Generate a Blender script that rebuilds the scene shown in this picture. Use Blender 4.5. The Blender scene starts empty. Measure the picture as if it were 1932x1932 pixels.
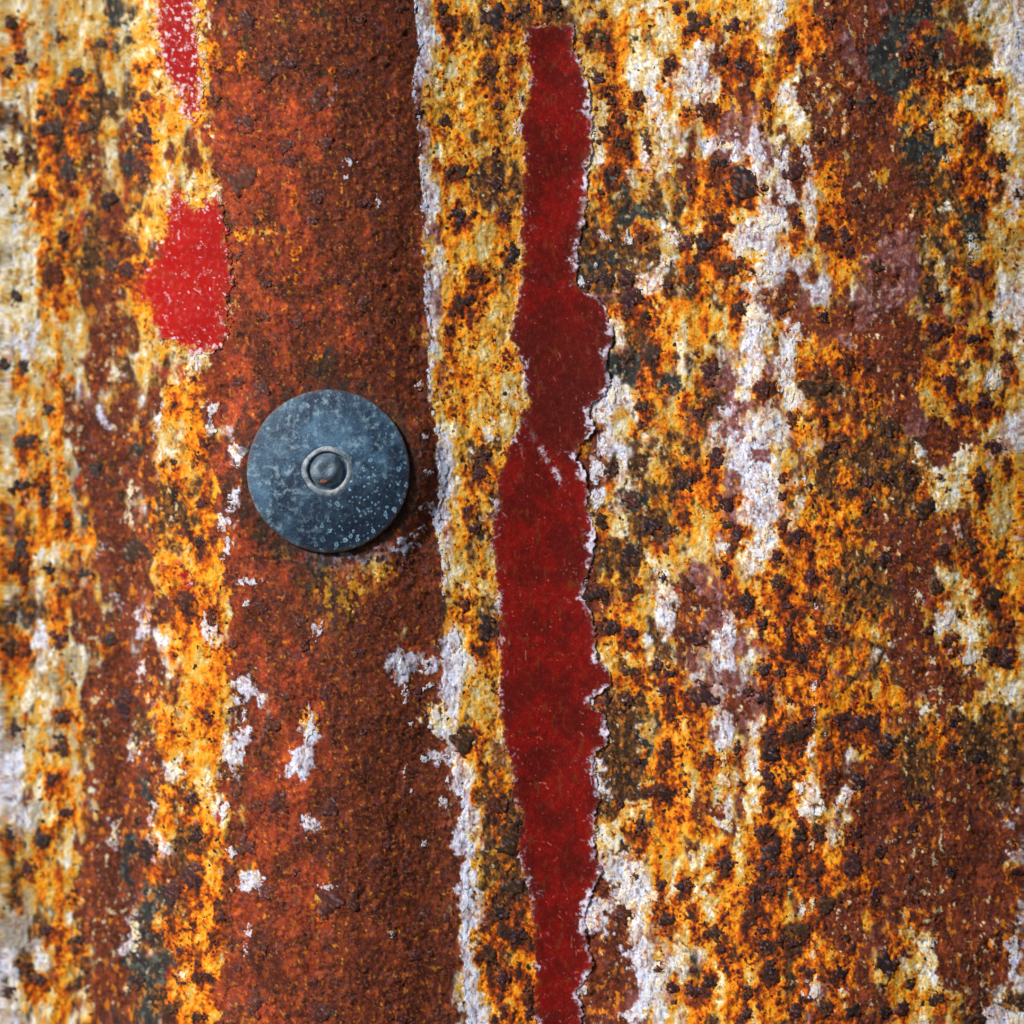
import bpy, math, random
import numpy as np

# ------------------------------------------------------------------ camera, sky, sun, exposure
S = 0.164 / 1932.0            # metres per picture unit (picture is 1932 units wide on the sheet)
CX = CY = 966.0
DIST = 0.455                  # camera to sheet crest
BASE = 1.40                   # height of the picture centre above ground

scene = bpy.context.scene
cam_d = bpy.data.cameras.new("camera")
cam = bpy.data.objects.new("camera", cam_d)
scene.collection.objects.link(cam)
scene.camera = cam
cam.location = (0.0, -DIST, BASE)
cam.rotation_euler = (math.radians(90), 0, 0)
cam_d.sensor_width = 36.0
cam_d.lens = 36.0 * DIST / 0.164
cam_d.clip_start = 0.01
cam_d.clip_end = 100.0
cam_d.dof.use_dof = True
cam_d.dof.focus_distance = DIST + 0.0012
cam_d.dof.aperture_fstop = 5.6

SUN_DIR = np.array([-0.78, -0.62, 0.58]); SUN_DIR /= np.linalg.norm(SUN_DIR)   # towards the sun
elev = math.asin(SUN_DIR[2]); azim = math.atan2(SUN_DIR[0], SUN_DIR[1])
world = bpy.data.worlds.new("World"); scene.world = world; world.use_nodes = True
wn = world.node_tree.nodes; wl = world.node_tree.links
sky = wn.new('ShaderNodeTexSky'); sky.sky_type = 'NISHITA'; sky.sun_disc = False
sky.sun_elevation = elev; sky.sun_rotation = azim
bg = wn['Background']; bg.inputs['Strength'].default_value = 0.07
wl.new(sky.outputs[0], bg.inputs[0])
sun_d = bpy.data.lights.new("sun", 'SUN'); sun_d.energy = 5.0; sun_d.angle = math.radians(13.0)
sun_d.color = (1.0, 0.95, 0.88)
sun = bpy.data.objects.new("sun", sun_d); scene.collection.objects.link(sun)
from mathutils import Vector, Matrix
sun.rotation_euler = Vector(SUN_DIR).to_track_quat('Z', 'Y').to_euler()
sun.location = tuple(SUN_DIR * 2 + np.array([0, 0, BASE]))
scene.view_settings.view_transform = 'Standard'
scene.view_settings.look = 'None'
scene.view_settings.gamma = 1.0
scene.view_settings.use_curve_mapping = False
scene.view_settings.exposure = 0.12
scene.render.resolution_x = scene.render.resolution_y = 1024

rng = np.random.RandomState(7); random.seed(7)
F = np.float32
col = scene.collection

# ------------------------------------------------------------------ noise
def _tab(seed):
    r = np.random.RandomState(seed)
    p = r.permutation(1024).astype(np.int32)
    a = r.rand(1024) * 2 * np.pi
    return p, np.cos(a).astype(F), np.sin(a).astype(F)

def perlin(x, y, seed):
    p, gx, gy = _tab(seed)
    xi = np.floor(x); yi = np.floor(y)
    xf = (x - xi).astype(F); yf = (y - yi).astype(F)
    xi = xi.astype(np.int32); yi = yi.astype(np.int32)
    u = xf * xf * xf * (xf * (xf * 6 - 15) + 10)
    v = yf * yf * yf * (yf * (yf * 6 - 15) + 10)
    x0 = p[xi & 1023]; x1 = p[(xi + 1) & 1023]
    def g(hx, yy, dx, dy):
        h = p[(hx + yy) & 1023]
        return gx[h] * dx + gy[h] * dy
    n00 = g(x0, yi, xf, yf); n10 = g(x1, yi, xf - 1, yf)
    n01 = g(x0, yi + 1, xf, yf - 1); n11 = g(x1, yi + 1, xf - 1, yf - 1)
    a = n00 + u * (n10 - n00); b = n01 + u * (n11 - n01)
    return (a + v * (b - a)) * F(3.6)           # about unit deviation

def fbm(x, y, seed, octv=4, gain=0.55):
    s = 0; a = 1.0; t = 0.0
    for o in range(octv):
        s = s + F(a) * perlin(x * (2.03 ** o) + 17.3 * o, y * (2.03 ** o) - 9.1 * o, seed + o)
        t += a * a; a *= gain
    return s / F(math.sqrt(t))

def worley(x, y, seed):
    r = np.random.RandomState(seed)
    px = r.rand(4096).astype(F); py = r.rand(4096).astype(F); pv = r.rand(4096).astype(F)
    xi = np.floor(x).astype(np.int32); yi = np.floor(y).astype(np.int32)
    f1 = np.full(x.shape, 9.0, F); f2 = np.full(x.shape, 9.0, F); idv = np.zeros(x.shape, F)
    for dx in (-1, 0, 1):
        for dy in (-1, 0, 1):
            h = ((xi + dx) * 73 + (yi + dy) * 1931 + ((xi + dx) * (yi + dy)) * 7) & 4095
            d = (xi + dx + px[h] - x) ** 2 + (yi + dy + py[h] - y) ** 2
            nearer = d < f1
            f2 = np.where(nearer, f1, np.minimum(f2, d))
            idv = np.where(nearer, pv[h], idv)
            f1 = np.where(nearer, d, f1)
    return np.sqrt(f1), np.sqrt(f2), idv

def sstep(a, b, x):
    t = np.clip((x - a) / (b - a), 0, 1)
    return t * t * (3 - 2 * t)

def lin(c):
    c = np.array(c, float) / 255.0
    return np.where(c <= 0.04045, c / 12.92, ((c + 0.055) / 1.055) ** 2.4).astype(F)

# ------------------------------------------------------------------ sheet profile (metres behind the crest)
_ku = np.array([-700, -420, -200, 0, 120, 230, 300, 380, 470, 560, 640, 720, 800, 860, 940, 1050, 1180, 1320, 1440, 1560, 1700, 1820, 1932, 2150, 2500])
_kd = np.array([4.0, 9.0, 13.5, 15.0, 14.4, 12.0, 7.6, 4.4, 1.9, 0.4, 0.05, 0.75, 2.9, 3.5, 4.0, 4.4, 4.1, 2.7, 1.6, 1.5, 2.7, 4.6, 7.0, 11.0, 13.0])
_uu = np.linspace(-700, 2500, 3201)
_dd = np.interp(_uu, _ku, _kd)
_k = np.exp(-np.linspace(-2.5, 2.5, 101) ** 2); _k /= _k.sum()
_dd = np.convolve(np.pad(_dd, 50, mode='edge'), _k, mode='valid') * 1e-3
def depth(u): return np.interp(u, _uu, _dd)

def to_sheet(px, py):
    """picture unit -> position on the sheet (the ray meets the profile)"""
    px = np.asarray(px, float); py = np.asarray(py, float); u = px.copy()
    for _ in range(12):
        u = CX + (px - CX) * (1 + depth(u) / DIST)
    return u, CY + (py - CY) * (1 + depth(u) / DIST)

# ------------------------------------------------------------------ vertex grid of the sheet
MARG = 330
dense = np.arange(-8, 1940.1, 2.13)
us = np.concatenate([np.arange(-MARG, -9, 8.0), dense, np.arange(1947, 1932 + MARG, 8.0)])
vs = us.copy()
SU, SV = np.meshgrid(us, vs)                         # sheet coordinates
dsheet = depth(us)
k = 1 + dsheet / DIST
U = (CX + (SU - CX) / k[None, :]).astype(F)          # where that spot shows in the picture
V = (CY + (SV - CY) / k[None, :]).astype(F)
NV, NU = U.shape

# ------------------------------------------------------------------ what covers the sheet where
MATS = 'cyobrdkwmtR'
# main cover and second cover of each of 24 x 24 areas of the sheet:
# c cream, y ochre, o orange, b brown, r red-brown, d dark crust, k black stain and painted edge shadow, w white, m mauve, t tan, R red
CELLS = """
tc ty td yc yc ob bd dt  bb bw to yd yd td oc cy  yt yc ow bo bm bk do tw
co to td yc yc or bm bd  bb bw yt yd yo dt co co  wo ob oy br bm dk do tw
cd od dt yt yo rm rb rd  bb bw yt yd yo cd oc wy  wo by cy bd bk bo co co
dc od bt yd bo rr rm rm  bb bw yo dy yc cd oc wt  bo mw bc bd by dk oc tc
ct oc bt yd yc rd rd bd  bb bw to dt yd dt ok td  bo wm wb bo bd dt od wd
cy yo bd yo yc rd yd rb  br bw yo yt yd bd dt dt  co ow wm oy bm rd do to
cd od bd oc yo rb ro br  br mw yo yd yt dk dt dw  od wo wb yb mr md yd tw
cw oy bt ty yr rb rb br  br mw yo yt td bd wo oc  oc wm bm by bm br ot tw
tw yt bd td yc rb rb rd  bd rw yo yt yo bb dk oy  td wo ow od bo br yo td
tc oy bt bt oy rm rb rb  bd bw yo yt td bw tw oy  dm mw cw od ob mb yt to
oc co bd bt oy wm rr rr  bd bw wy yd to bb wd dt  od wm yw od dy bd bt wt
co wo bd bt od ob rw rr  bd bw yo yd bb bb wc dy  oy wm wb od dy dt ct to
od oc bb bd od om wr rr  rd wm ty dy bb bb dc dm  ty wm wo od ob bb bt to
oc yc bt bm oc or br ro  ry bw tw to bb bb dy cy  tm ow oc od dy br mo to
dw co bd bw oy oc br br  br bt ty dy bb bb yo wd  bm mo oc od od mt tc od
oc cw bo bw oy oc rb br  br wm wy yo bb bb yc od  bm wm oy om dm cb br ct
td co bd bm oy ob wr bt  bb mw wy to bb bb dt oy  wm mb oc od oy br yd ct
wt ot bd bw oy yo wm rw  bb bw cy oy bb bb dt oy  to wm od ob ob dt od dt
wc oc bt bk oc cy rm br  bb bm wt od bb bb dk oy  to bt oc wb bo bd ob bd
tw cy bd bw od od wr bw  bb bb wt od db bb yc oc  ob ot oc wo bm bb bd bw
td oy bt bk oy oy ro rb  bb bb wo yd db bb tw oc  yt to od oc ob bb bb by
td oc bb bk ob oy rb rb  bb bm wt od ob bb wm wo  oy oy od ob by bo bb wb
wd yo bd kb yo oy rb br  bb bb wo od ob bb mb wy  oc od od ob bm tc bb bw
wk oc bd kd oy oy rm rb  bb bb wm yo ob bb bm wo  od oc od om bo ct bt dw
"""
rows = [line.split() for line in CELLS.strip().splitlines()]
NM = len(MATS)
WG = np.zeros((NM, 24, 24), F)
for j, r in enumerate(rows):
    for i in range(24):
        a, b = r[i]
        if a == 'R': a = 'b'
        WG[MATS.index(a), j, i] += 0.72 if a != b else 0.8
        WG[MATS.index(b), j, i] += 0.58 if a != b else 0.2

def sample_cells(u, v):
    cs = 1932 / 24.0
    x = np.clip(np.abs(u) / cs - 0.5, 0, 22.999) ; y = np.clip(np.abs(v) / cs - 0.5, 0, 22.999)
    # past the picture the pattern goes on, mirrored
    x = np.where(u > 1932, np.clip((3864 - u) / cs - 0.5, 0, 22.999), x)
    y = np.where(v > 1932, np.clip((3864 - v) / cs - 0.5, 0, 22.999), y)
    xi = x.astype(np.int32); yi = y.astype(np.int32); xf = (x - xi).astype(F); yf = (y - yi).astype(F)
    return [(WG[m, yi, xi] * (1 - xf) + WG[m, yi, xi + 1] * xf) * (1 - yf) +
            (WG[m, yi + 1, xi] * (1 - xf) + WG[m, yi + 1, xi + 1] * xf) * yf for m in range(NM)]

n_a = fbm(U / 90, V / 130, 101, 4); n_b = fbm(U / 90, V / 130, 111, 4)
n_c = fbm(U / 22, V / 26, 121, 3); n_d = fbm(U / 22, V / 26, 131, 3)
UW = U + 22 * n_a + 7 * n_c; VW = V + 26 * n_b + 8 * n_d
W = sample_cells(UW, VW)

# ---- long edges that run down the sheet (picture units)
TZ = lambda tx, ty, x, y: (644 * tx + x / 3.0, 644 * ty + y / 3.0)
crack = np.array([(781, -400), (781, 0), (786, 37), (791, 83), (786, 140), (777, 167), (782, 200), (787, 233), (791, 260), (797, 287), (794, 317), (797, 367),
    (802, 417), (799, 467), (807, 510), (801, 550), (807, 600), (814, 644), (811, 677), (807, 727), (811, 761), (817, 784), (824, 824), (821, 861),
    (831, 877), (831, 927), (826, 977), (826, 1004), (834, 1061), (837, 1111), (842, 1161), (836, 1220), (838, 1288), (844, 1338), (851, 1421), (861, 1455), (861, 1495),
    (871, 1521), (861, 1581), (877, 1621), (874, 1688), (877, 1755), (877, 1821), (874, 1871), (891, 1932), (905, 2400)], float)
dleft = np.array([(395, -400), (392, 0), (400, 200), (418, 330), (436, 420), (442, 520), (436, 620), (400, 680), (390, 760), (400, 860), (412, 960), (425, 1060), (432, 1160),
    (436, 1250), (440, 1330), (430, 1420), (424, 1500), (428, 1620), (418, 1750), (414, 1932), (410, 2400)], float)
SL = np.array([(992, 40), (987, 52), (990, 100), (998, 140), (990, 187), (977, 227), (981, 267), (987, 300), (984, 367), (981, 433), (981, 500), (977, 540), (972, 583), (956, 627), (974, 664),
    (986, 694), (987, 734), (994, 761), (977, 787), (972, 817), (951, 857), (941, 894), (934, 944), (927, 1011), (931, 1071), (937, 1117), (941, 1177), (941, 1244),
    (941, 1288), (941, 1355), (951, 1405), (967, 1461), (967, 1505), (984, 1541), (977, 1605), (991, 1655), (1001, 1705), (1004, 1755), (1007, 1821), (1007, 1888), (1014, 1932), (1030, 2400)], float)
SR = np.array([(1076, 40), (1083, 50), (1081, 73), (1087, 100), (1101, 133), (1111, 173), (1116, 217), (1119, 283), (1107, 317), (1109, 367), (1101, 417), (1091, 467), (1087, 533), (1104, 553),
    (1127, 560), (1144, 583), (1154, 617), (1157, 644), (1147, 664), (1144, 694), (1151, 721), (1141, 747), (1117, 761), (1114, 787), (1124, 811), (1094, 841), (1087, 864),
    (1101, 884), (1111, 927), (1107, 954), (1117, 977), (1124, 1011), (1117, 1061), (1104, 1104), (1097, 1127), (1111, 1144), (1121, 1177), (1124, 1217), (1127, 1244),
    (1151, 1267), (1154, 1288), (1137, 1305), (1114, 1318), (1114, 1338), (1144, 1348), (1144, 1375), (1147, 1405), (1127, 1415), (1117, 1438), (1127, 1475), (1134, 1505),
    (1124, 1538), (1121, 1588), (1124, 1621), (1137, 1638), (1124, 1671), (1104, 1715), (1104, 1755), (1111, 1788), (1121, 1821), (1104, 1848), (1087, 1875), (1101, 1905), (1097, 1932), (1085, 2400)], float)
def along(tab, v): return np.interp(v, tab[:, 1], tab[:, 0]).astype(F)

def strip_sdf(u, v):
    e = 2.2 * fbm(u / 9, v / 9, 301, 3) + 1.5 * fbm(u / 30, v / 24, 311, 2)
    a = u - along(SL, v); b = along(SR, v) - u; c = (v - 44) + 4 * perlin(u / 14, v / 14, 315)
    return np.minimum(np.minimum(a, b), c) + e + 1.5

crackx = along(crack, V) + 4.0 * n_c
dlx = along(dleft, V) + 9 * n_c + 6 * n_a
inD = sstep(-5, 5, U - dlx) * sstep(3, -3, U - crackx)
i = MATS.index
for ch in 'cyodkwmt':
    W[i(ch)] = W[i(ch)] * (1 - inD * 0.75)
orange_side = 0.15 + 0.7 * sstep(780, 400, U + 110 * n_a + 50 * n_c) + 0.15 * n_b * 0.5
W[i('r')] = W[i('r')] + inD * (0.55 * orange_side + 0.15)
W[i('b')] = W[i('b')] + inD * (0.85 - 0.4 * orange_side)
outD = 1 - inD
W[i('r')] = W[i('r')] * (1 - 0.6 * outD)
run_l = sstep(128, 150, U + 9 * n_c) * sstep(252, 228, U + 9 * n_c + 10 * n_a) * sstep(400, 520, V + 40 * n_b)
W[i('b')] = W[i('b')] + 0.24 * run_l
for ch in 'yoc': W[i(ch)] = W[i(ch)] * (1 - 0.4 * run_l)
W[i('t')] = W[i('t')] + 0.18 * run_l
run_r = sstep(1520, 1580, U + 20 * n_a) * sstep(1740, 1690, U + 20 * n_a) * sstep(900, 700, V + 60 * n_b)
W[i('b')] = W[i('b')] + 0.34 * run_r
W[i('m')] = W[i('m')] + 0.22 * run_r
# mustard crust between the crack and the red strip, pale on the crack side
inF = sstep(-3, 3, U - crackx) * sstep(8, -3, U - along(SL, V))
W[i('y')] = W[i('y')] + 0.16 * inF
W[i('d')] = W[i('d')] + 0.10 * inF
W[i('t')] = W[i('t')] + 0.14 * inF
W[i('b')] = W[i('b')] * (1 - 0.7 * inF)
pale = inF * np.exp(-((U - crackx - 6) / 26) ** 2)
W[i('w')] = W[i('w')] + 0.42 * pale + 0.12 * pale * sstep(1250, 1450, V)
W[i('m')] = W[i('m')] + 0.75 * pale * sstep(900, 400, V)

# box blur, used for soft neighbours and for the surface paint films lie on
def blur(A, r):
    for ax in (0, 1):
        for _ in range(2):
            c = np.cumsum(np.pad(A, [(r + 1, r) if a == ax else (0, 0) for a in (0, 1)], mode='edge'), axis=ax, dtype=np.float64)
            n = A.shape[ax]
            hi = np.take(c, np.arange(2 * r + 1, 2 * r + 1 + n), axis=ax); lo = np.take(c, np.arange(0, n), axis=ax)
            A = ((hi - lo) / (2 * r + 1)).astype(F)
    return A

# ---- spots and streaks one can pick out: (cover, column, row of the view's nine squares, x, y, half width, half height in that square)
STROKES = []
def st(mat, tx, ty, items, strength=1.5):
    for it in items:
        x, y = TZ(tx, ty, it[0], it[1]); rx = it[2] / 3.0; ry = (it[3] if len(it) > 3 else it[2]) / 3.0
        STROKES.append((mat, x, y, rx, ry, strength))
st('o', 0, 0, [(1230, 320, 60, 80), (1390, 320, 50, 60), (1290, 395, 90, 35), (1670, 1430, 35, 60), (1660, 1590, 50, 60), (1670, 1080, 20, 70), (1890, 400, 35, 50), (80, 180, 60, 60),
    (430, 500, 70, 50), (240, 1160, 60, 80), (230, 1240, 50, 90), (370, 1700, 50, 90), (850, 330, 50, 120), (800, 1700, 60, 120)])
st('y', 0, 0, [(1410, 1340, 55, 55), (1500, 1300, 25, 60), (1560, 110, 30, 40), (1480, 170, 40, 20)], 1.2)
st('k', 0, 0, [(290, 740, 80, 60), (660, 60, 70, 120), (720, 240, 60, 60), (715, 900, 60, 90), (70, 900, 45, 50), (640, 560, 90, 60), (60, 1690, 55, 45), (30, 640, 60, 90)], 1.0)
st('d', 0, 0, [(1830, 90, 60, 60), (1840, 420, 60, 40), (1560, 160, 90, 60), (1380, 260, 60, 50), (530, 1480, 60, 140), (600, 620, 60, 80), (520, 930, 70, 50)], 1.1)
st('c', 0, 0, [(200, 290, 80, 50), (470, 170, 60, 60), (430, 560, 30, 60), (120, 1500, 70, 120), (140, 1760, 90, 120), (30, 1350, 50, 90), (60, 1130, 60, 90)], 1.0)
st('w', 0, 0, [(900, 230, 50, 120), (1000, 520, 40, 60), (1130, 140, 25, 60), (1120, 510, 40, 60), (235, 510, 45, 30), (1880, 570, 25, 60), (1020, 980, 40, 60), (1160, 1090, 60, 40), (1240, 1130, 30, 50), (160, 1800, 70, 90)], 0.75)
st('k', 0, 1, [(1860, 110, 30, 90), (130, 820, 70, 40), (60, 1570, 60, 50), (140, 1180, 50, 30), (180, 1600, 60, 50), (750, 660, 70, 60)], 1.0)
st('d', 0, 1, [(1620, 1200, 70, 60), (1500, 900, 60, 90), (1850, 1290, 70, 80), (1800, 180, 90, 60), (980, 960, 70, 90), (1480, 1080, 60, 40)], 1.3)
st('w', 0, 1, [(1200, 360, 45, 40), (1190, 480, 30, 40), (1350, 640, 45, 55), (1320, 900, 40, 60), (1280, 1040, 35, 60), (660, 190, 50, 50), (150, 40, 60, 60), (160, 910, 60, 60),
    (1090, 130, 35, 60), (1180, 1630, 45, 90), (800, 1600, 25, 60), (290, 1200, 60, 60), (220, 1700, 60, 60), (570, 440, 50, 50), (640, 1470, 20, 40), (580, 1180, 45, 20)], 1.2)
st('o', 0, 1, [(1780, 90, 25, 30), (100, 220, 60, 50), (130, 600, 70, 60), (340, 200, 25, 120), (370, 880, 40, 90), (300, 820, 30, 60), (60, 1230, 60, 70), (340, 1500, 60, 80), (60, 1770, 90, 60), (1000, 380, 80, 90),
    (880, 930, 30, 110), (1030, 1640, 90, 120), (950, 1320, 80, 90)], 1.0)
st('r', 0, 1, [(1250, 700, 60, 60), (1240, 840, 60, 60), (1190, 200, 60, 120)], 1.0)
st('w', 1, 1, [(330, 1170, 70, 30), (430, 1080, 40, 15), (20, 1220, 80, 30), (480, 940, 60, 20), (350, 1850, 70, 60), (500, 1840, 40, 40), (1530, 320, 40, 70), (1480, 580, 25, 50), (1440, 720, 40, 100), (1450, 900, 40, 50),
    (1840, 1430, 45, 130), (840, 520, 35, 60), (870, 210, 40, 30), (580, 740, 50, 130), (560, 950, 45, 120), (640, 1680, 50, 60), (660, 1830, 45, 70)], 1.3)
st('y', 1, 1, [(200, 1290, 70, 45), (60, 1320, 40, 40), (100, 1410, 50, 40), (30, 1500, 40, 60), (900, 100, 100, 90)], 1.2)
st('d', 1, 1, [(330, 460, 40, 60), (150, 1240, 120, 50), (400, 330, 90, 60), (420, 860, 60, 90), (1560, 1230, 110, 80), (760, 640, 70, 60)], 1.0)
st('k', 1, 1, [(1610, 90, 75, 55), (1660, 890, 90, 70), (1880, 270, 45, 70), (1820, 200, 30, 30)], 1.3)
st('o', 1, 1, [(1740, 130, 55, 60), (1700, 440, 60, 60), (1740, 280, 40, 50), (1540, 1000, 60, 40), (1800, 900, 60, 90), (1620, 1740, 60, 50), (690, 200, 45, 90), (1390, 610, 40, 50)], 1.0)
st('c', 1, 1, [(1570, 1030, 60, 60), (1720, 580, 80, 80), (1700, 1420, 30, 120), (1880, 1830, 40, 90), (1500, 1900, 40, 60)], 1.0)
st('k', 1, 0, [(1360, 220, 40, 70), (1480, 970, 80, 35), (1700, 580, 35, 40), (1730, 780, 25, 110), (1750, 1160, 110, 60), (1540, 1480, 110, 80), (1640, 1230, 80, 60), (1440, 430, 50, 50), (1640, 210, 50, 30)], 1.2)
st('w', 1, 0, [(1680, 400, 60, 120), (1780, 560, 60, 160), (1670, 850, 40, 140), (1460, 880, 60, 60), (1850, 1340, 60, 60), (1720, 1640, 60, 60), (1580, 1640, 60, 50), (1850, 1480, 30, 50), (1440, 700, 30, 60),
    (480, 200, 70, 60), (470, 420, 60, 80), (560, 1560, 60, 60), (560, 1440, 60, 50), (500, 1150, 40, 70), (1450, 800, 40, 60)], 1.1)
st('o', 1, 0, [(1570, 640, 40, 90), (1580, 820, 60, 80), (1560, 1050, 60, 50), (1530, 260, 50, 60), (500, 720, 70, 30), (620, 960, 70, 60), (720, 1680, 60, 110), (860, 780, 50, 50), (740, 400, 80, 60), (1850, 560, 40, 120),
    (1580, 1560, 40, 60), (1620, 1700, 40, 60), (660, 1260, 50, 50)], 1.0)
st('d', 1, 0, [(840, 1040, 80, 60), (860, 400, 60, 80), (1560, 1420, 100, 60)], 1.0)
st('c', 1, 0, [(1660, 120, 40, 60), (1480, 640, 50, 50), (1790, 400, 50, 80), (1850, 120, 60, 60), (1740, 1020, 60, 40)], 1.0)
st('w', 2, 0, [(90, 480, 30, 130), (130, 250, 60, 50), (250, 830, 120, 40), (430, 930, 50, 120), (560, 900, 40, 80), (490, 1250, 90, 50), (430, 1380, 60, 40), (440, 1520, 60, 35), (420, 1790, 60, 60), (650, 1880, 35, 60),
    (1870, 280, 50, 140), (1890, 650, 50, 120), (1890, 850, 60, 70), (1890, 1190, 50, 60), (300, 1320, 70, 80), (410, 1640, 50, 40), (700, 850, 35, 70), (600, 1100, 50, 60), (590, 540, 50, 60), (540, 60, 25, 70), (1900, 1780, 50, 90)], 1.3)
st('m', 2, 0, [(480, 900, 25, 80), (420, 1360, 60, 40), (300, 680, 120, 80), (900, 150, 110, 120), (960, 300, 60, 100), (720, 520, 60, 60), (1200, 1400, 130, 130), (1050, 900, 60, 90), (130, 420, 40, 120)], 1.0)
st('k', 2, 0, [(1160, 380, 110, 70), (1150, 260, 60, 50), (1640, 1270, 70, 80), (1320, 840, 70, 60), (1050, 580, 40, 30), (1400, 300, 60, 60), (1490, 850, 60, 30), (1210, 480, 90, 70), (1100, 330, 70, 60), (1220, 120, 60, 90)], 2.0)
st('o', 2, 0, [(780, 950, 70, 80), (870, 1000, 30, 140), (850, 1210, 80, 60), (1320, 240, 40, 40), (1330, 340, 50, 40), (1260, 660, 40, 40), (1340, 720, 40, 30), (1580, 640, 60, 50), (1650, 860, 60, 120), (1400, 1100, 60, 50),
    (930, 1440, 40, 60), (900, 1590, 50, 60), (340, 950, 90, 60), (200, 1300, 60, 120), (60, 1500, 90, 80), (1380, 460, 50, 40), (1500, 480, 60, 40), (760, 230, 60, 90), (1540, 1560, 70, 50), (330, 1080, 70, 60), (1370, 1590, 20, 60)], 1.2)
st('y', 2, 0, [(880, 540, 70, 90), (960, 660, 60, 60), (300, 60, 100, 50), (900, 420, 40, 40), (1150, 1000, 30, 50), (920, 1520, 60, 100)], 0.9)
st('c', 2, 0, [(1500, 430, 110, 40), (690, 680, 50, 100), (600, 450, 60, 60), (430, 320, 60, 90), (70, 1330, 80, 60), (1600, 600, 80, 60), (1480, 1180, 50, 40), (1630, 1390, 25, 80), (1500, 1580, 60, 80), (300, 1200, 60, 60)], 1.0)
st('b', 2, 0, [(550, 680, 100, 70), (720, 500, 60, 80), (230, 330, 80, 60), (950, 100, 120, 100), (1200, 1400, 150, 180), (1550, 250, 90, 90)], 0.9)
st('w', 2, 1, [(400, 520, 70, 60), (360, 680, 100, 70), (440, 800, 70, 50), (420, 930, 70, 80), (460, 1080, 50, 60), (430, 1200, 45, 50), (620, 290, 60, 40), (590, 120, 35, 120), (320, 230, 25, 130), (250, 1620, 60, 130), (230, 1790, 50, 80),
    (240, 400, 40, 50), (1880, 480, 60, 80), (1760, 230, 50, 50), (1500, 1580, 50, 60), (1620, 1790, 60, 80), (1900, 1100, 40, 60), (200, 1150, 40, 40), (1330, 1440, 50, 40), (1160, 1740, 60, 50), (1560, 1050, 60, 30)], 1.4)
st('c', 2, 1, [(1440, 850, 90, 90), (1500, 780, 90, 160), (360, 260, 40, 80), (1560, 1350, 80, 80), (1620, 1600, 50, 120), (1590, 620, 60, 60), (1360, 620, 50, 60), (440, 1480, 30, 120), (1700, 300, 60, 50), (340, 1660, 40, 90)], 1.1)
st('m', 2, 1, [(430, 640, 40, 60), (430, 960, 50, 40), (270, 480, 60, 80), (300, 350, 30, 60), (540, 620, 40, 40), (1190, 150, 70, 180), (170, 1560, 70, 60)], 1.0)
st('b', 2, 1, [(1250, 1090, 180, 90), (1200, 1180, 110, 130), (1560, 560, 110, 50), (1300, 1720, 130, 150), (1250, 1600, 90, 90), (1190, 200, 80, 220), (1450, 480, 60, 40), (1400, 1900, 130, 50), (90, 1520, 120, 50)], 1.5)
st('o', 2, 1, [(820, 60, 80, 60), (900, 770, 40, 60), (1200, 620, 30, 30), (860, 960, 120, 60), (870, 1220, 70, 90), (700, 1300, 90, 120), (630, 1650, 60, 120), (480, 280, 60, 60), (1400, 180, 110, 90), (1380, 860, 50, 40), (1680, 850, 60, 60), (1480, 1010, 80, 40),
    (1650, 1260, 100, 60), (1660, 1120, 60, 50), (1440, 1220, 40, 60), (1560, 490, 80, 30), (60, 750, 60, 60), (290, 1100, 60, 60), (1290, 690, 60, 40), (1680, 1420, 40, 90), (1480, 1760, 50, 60), (950, 1820, 70, 60), (1700, 410, 60, 60)], 1.1)
st('d', 2, 1, [(760, 270, 100, 70), (1000, 660, 180, 70), (780, 720, 90, 60), (1050, 1420, 70, 80), (1600, 1100, 70, 40), (900, 870, 80, 40), (960, 1180, 50, 80), (1560, 1520, 30, 60), (1230, 800, 80, 80), (1560, 160, 50, 50), (1130, 460, 60, 50)], 1.0)
st('w', 0, 2, [(270, 170, 50, 80), (60, 340, 60, 60), (80, 520, 80, 120), (150, 780, 60, 80), (740, 380, 30, 80), (760, 1420, 40, 110), (1390, 30, 60, 80), (1360, 320, 40, 90), (1300, 430, 60, 90), (1740, 330, 45, 110), (1690, 490, 60, 60),
    (1750, 800, 45, 50), (990, 490, 70, 60), (920, 930, 50, 40), (870, 720, 30, 60), (60, 1500, 60, 90), (40, 1850, 50, 80), (650, 870, 30, 90), (540, 350, 45, 30), (1265, 710, 30, 60), (1420, 1130, 50, 50), (700, 1500, 50, 30), (780, 1240, 20, 50)], 1.2)
st('y', 0, 2, [(1760, 200, 50, 60), (1740, 30, 45, 45), (1900, 850, 40, 100), (1820, 1330, 30, 25), (1800, 1220, 20, 60), (1180, 1100, 30, 120), (1220, 1580, 30, 90)], 1.2)
st('k', 0, 2, [(735, 900, 40, 110), (740, 1100, 35, 60), (760, 1600, 45, 80), (700, 1880, 50, 60), (830, 630, 30, 60), (340, 300, 60, 30), (30, 1740, 40, 70), (540, 290, 40, 25), (690, 590, 30, 50)], 1.3)  # includes the dark line at left, an edge shadow painted as black cover
st('b', 0, 2, [(550, 1150, 70, 250), (600, 560, 70, 120), (560, 1700, 70, 60), (540, 130, 80, 90), (530, 1300, 60, 120), (620, 420, 60, 90)], 1.4)
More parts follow.
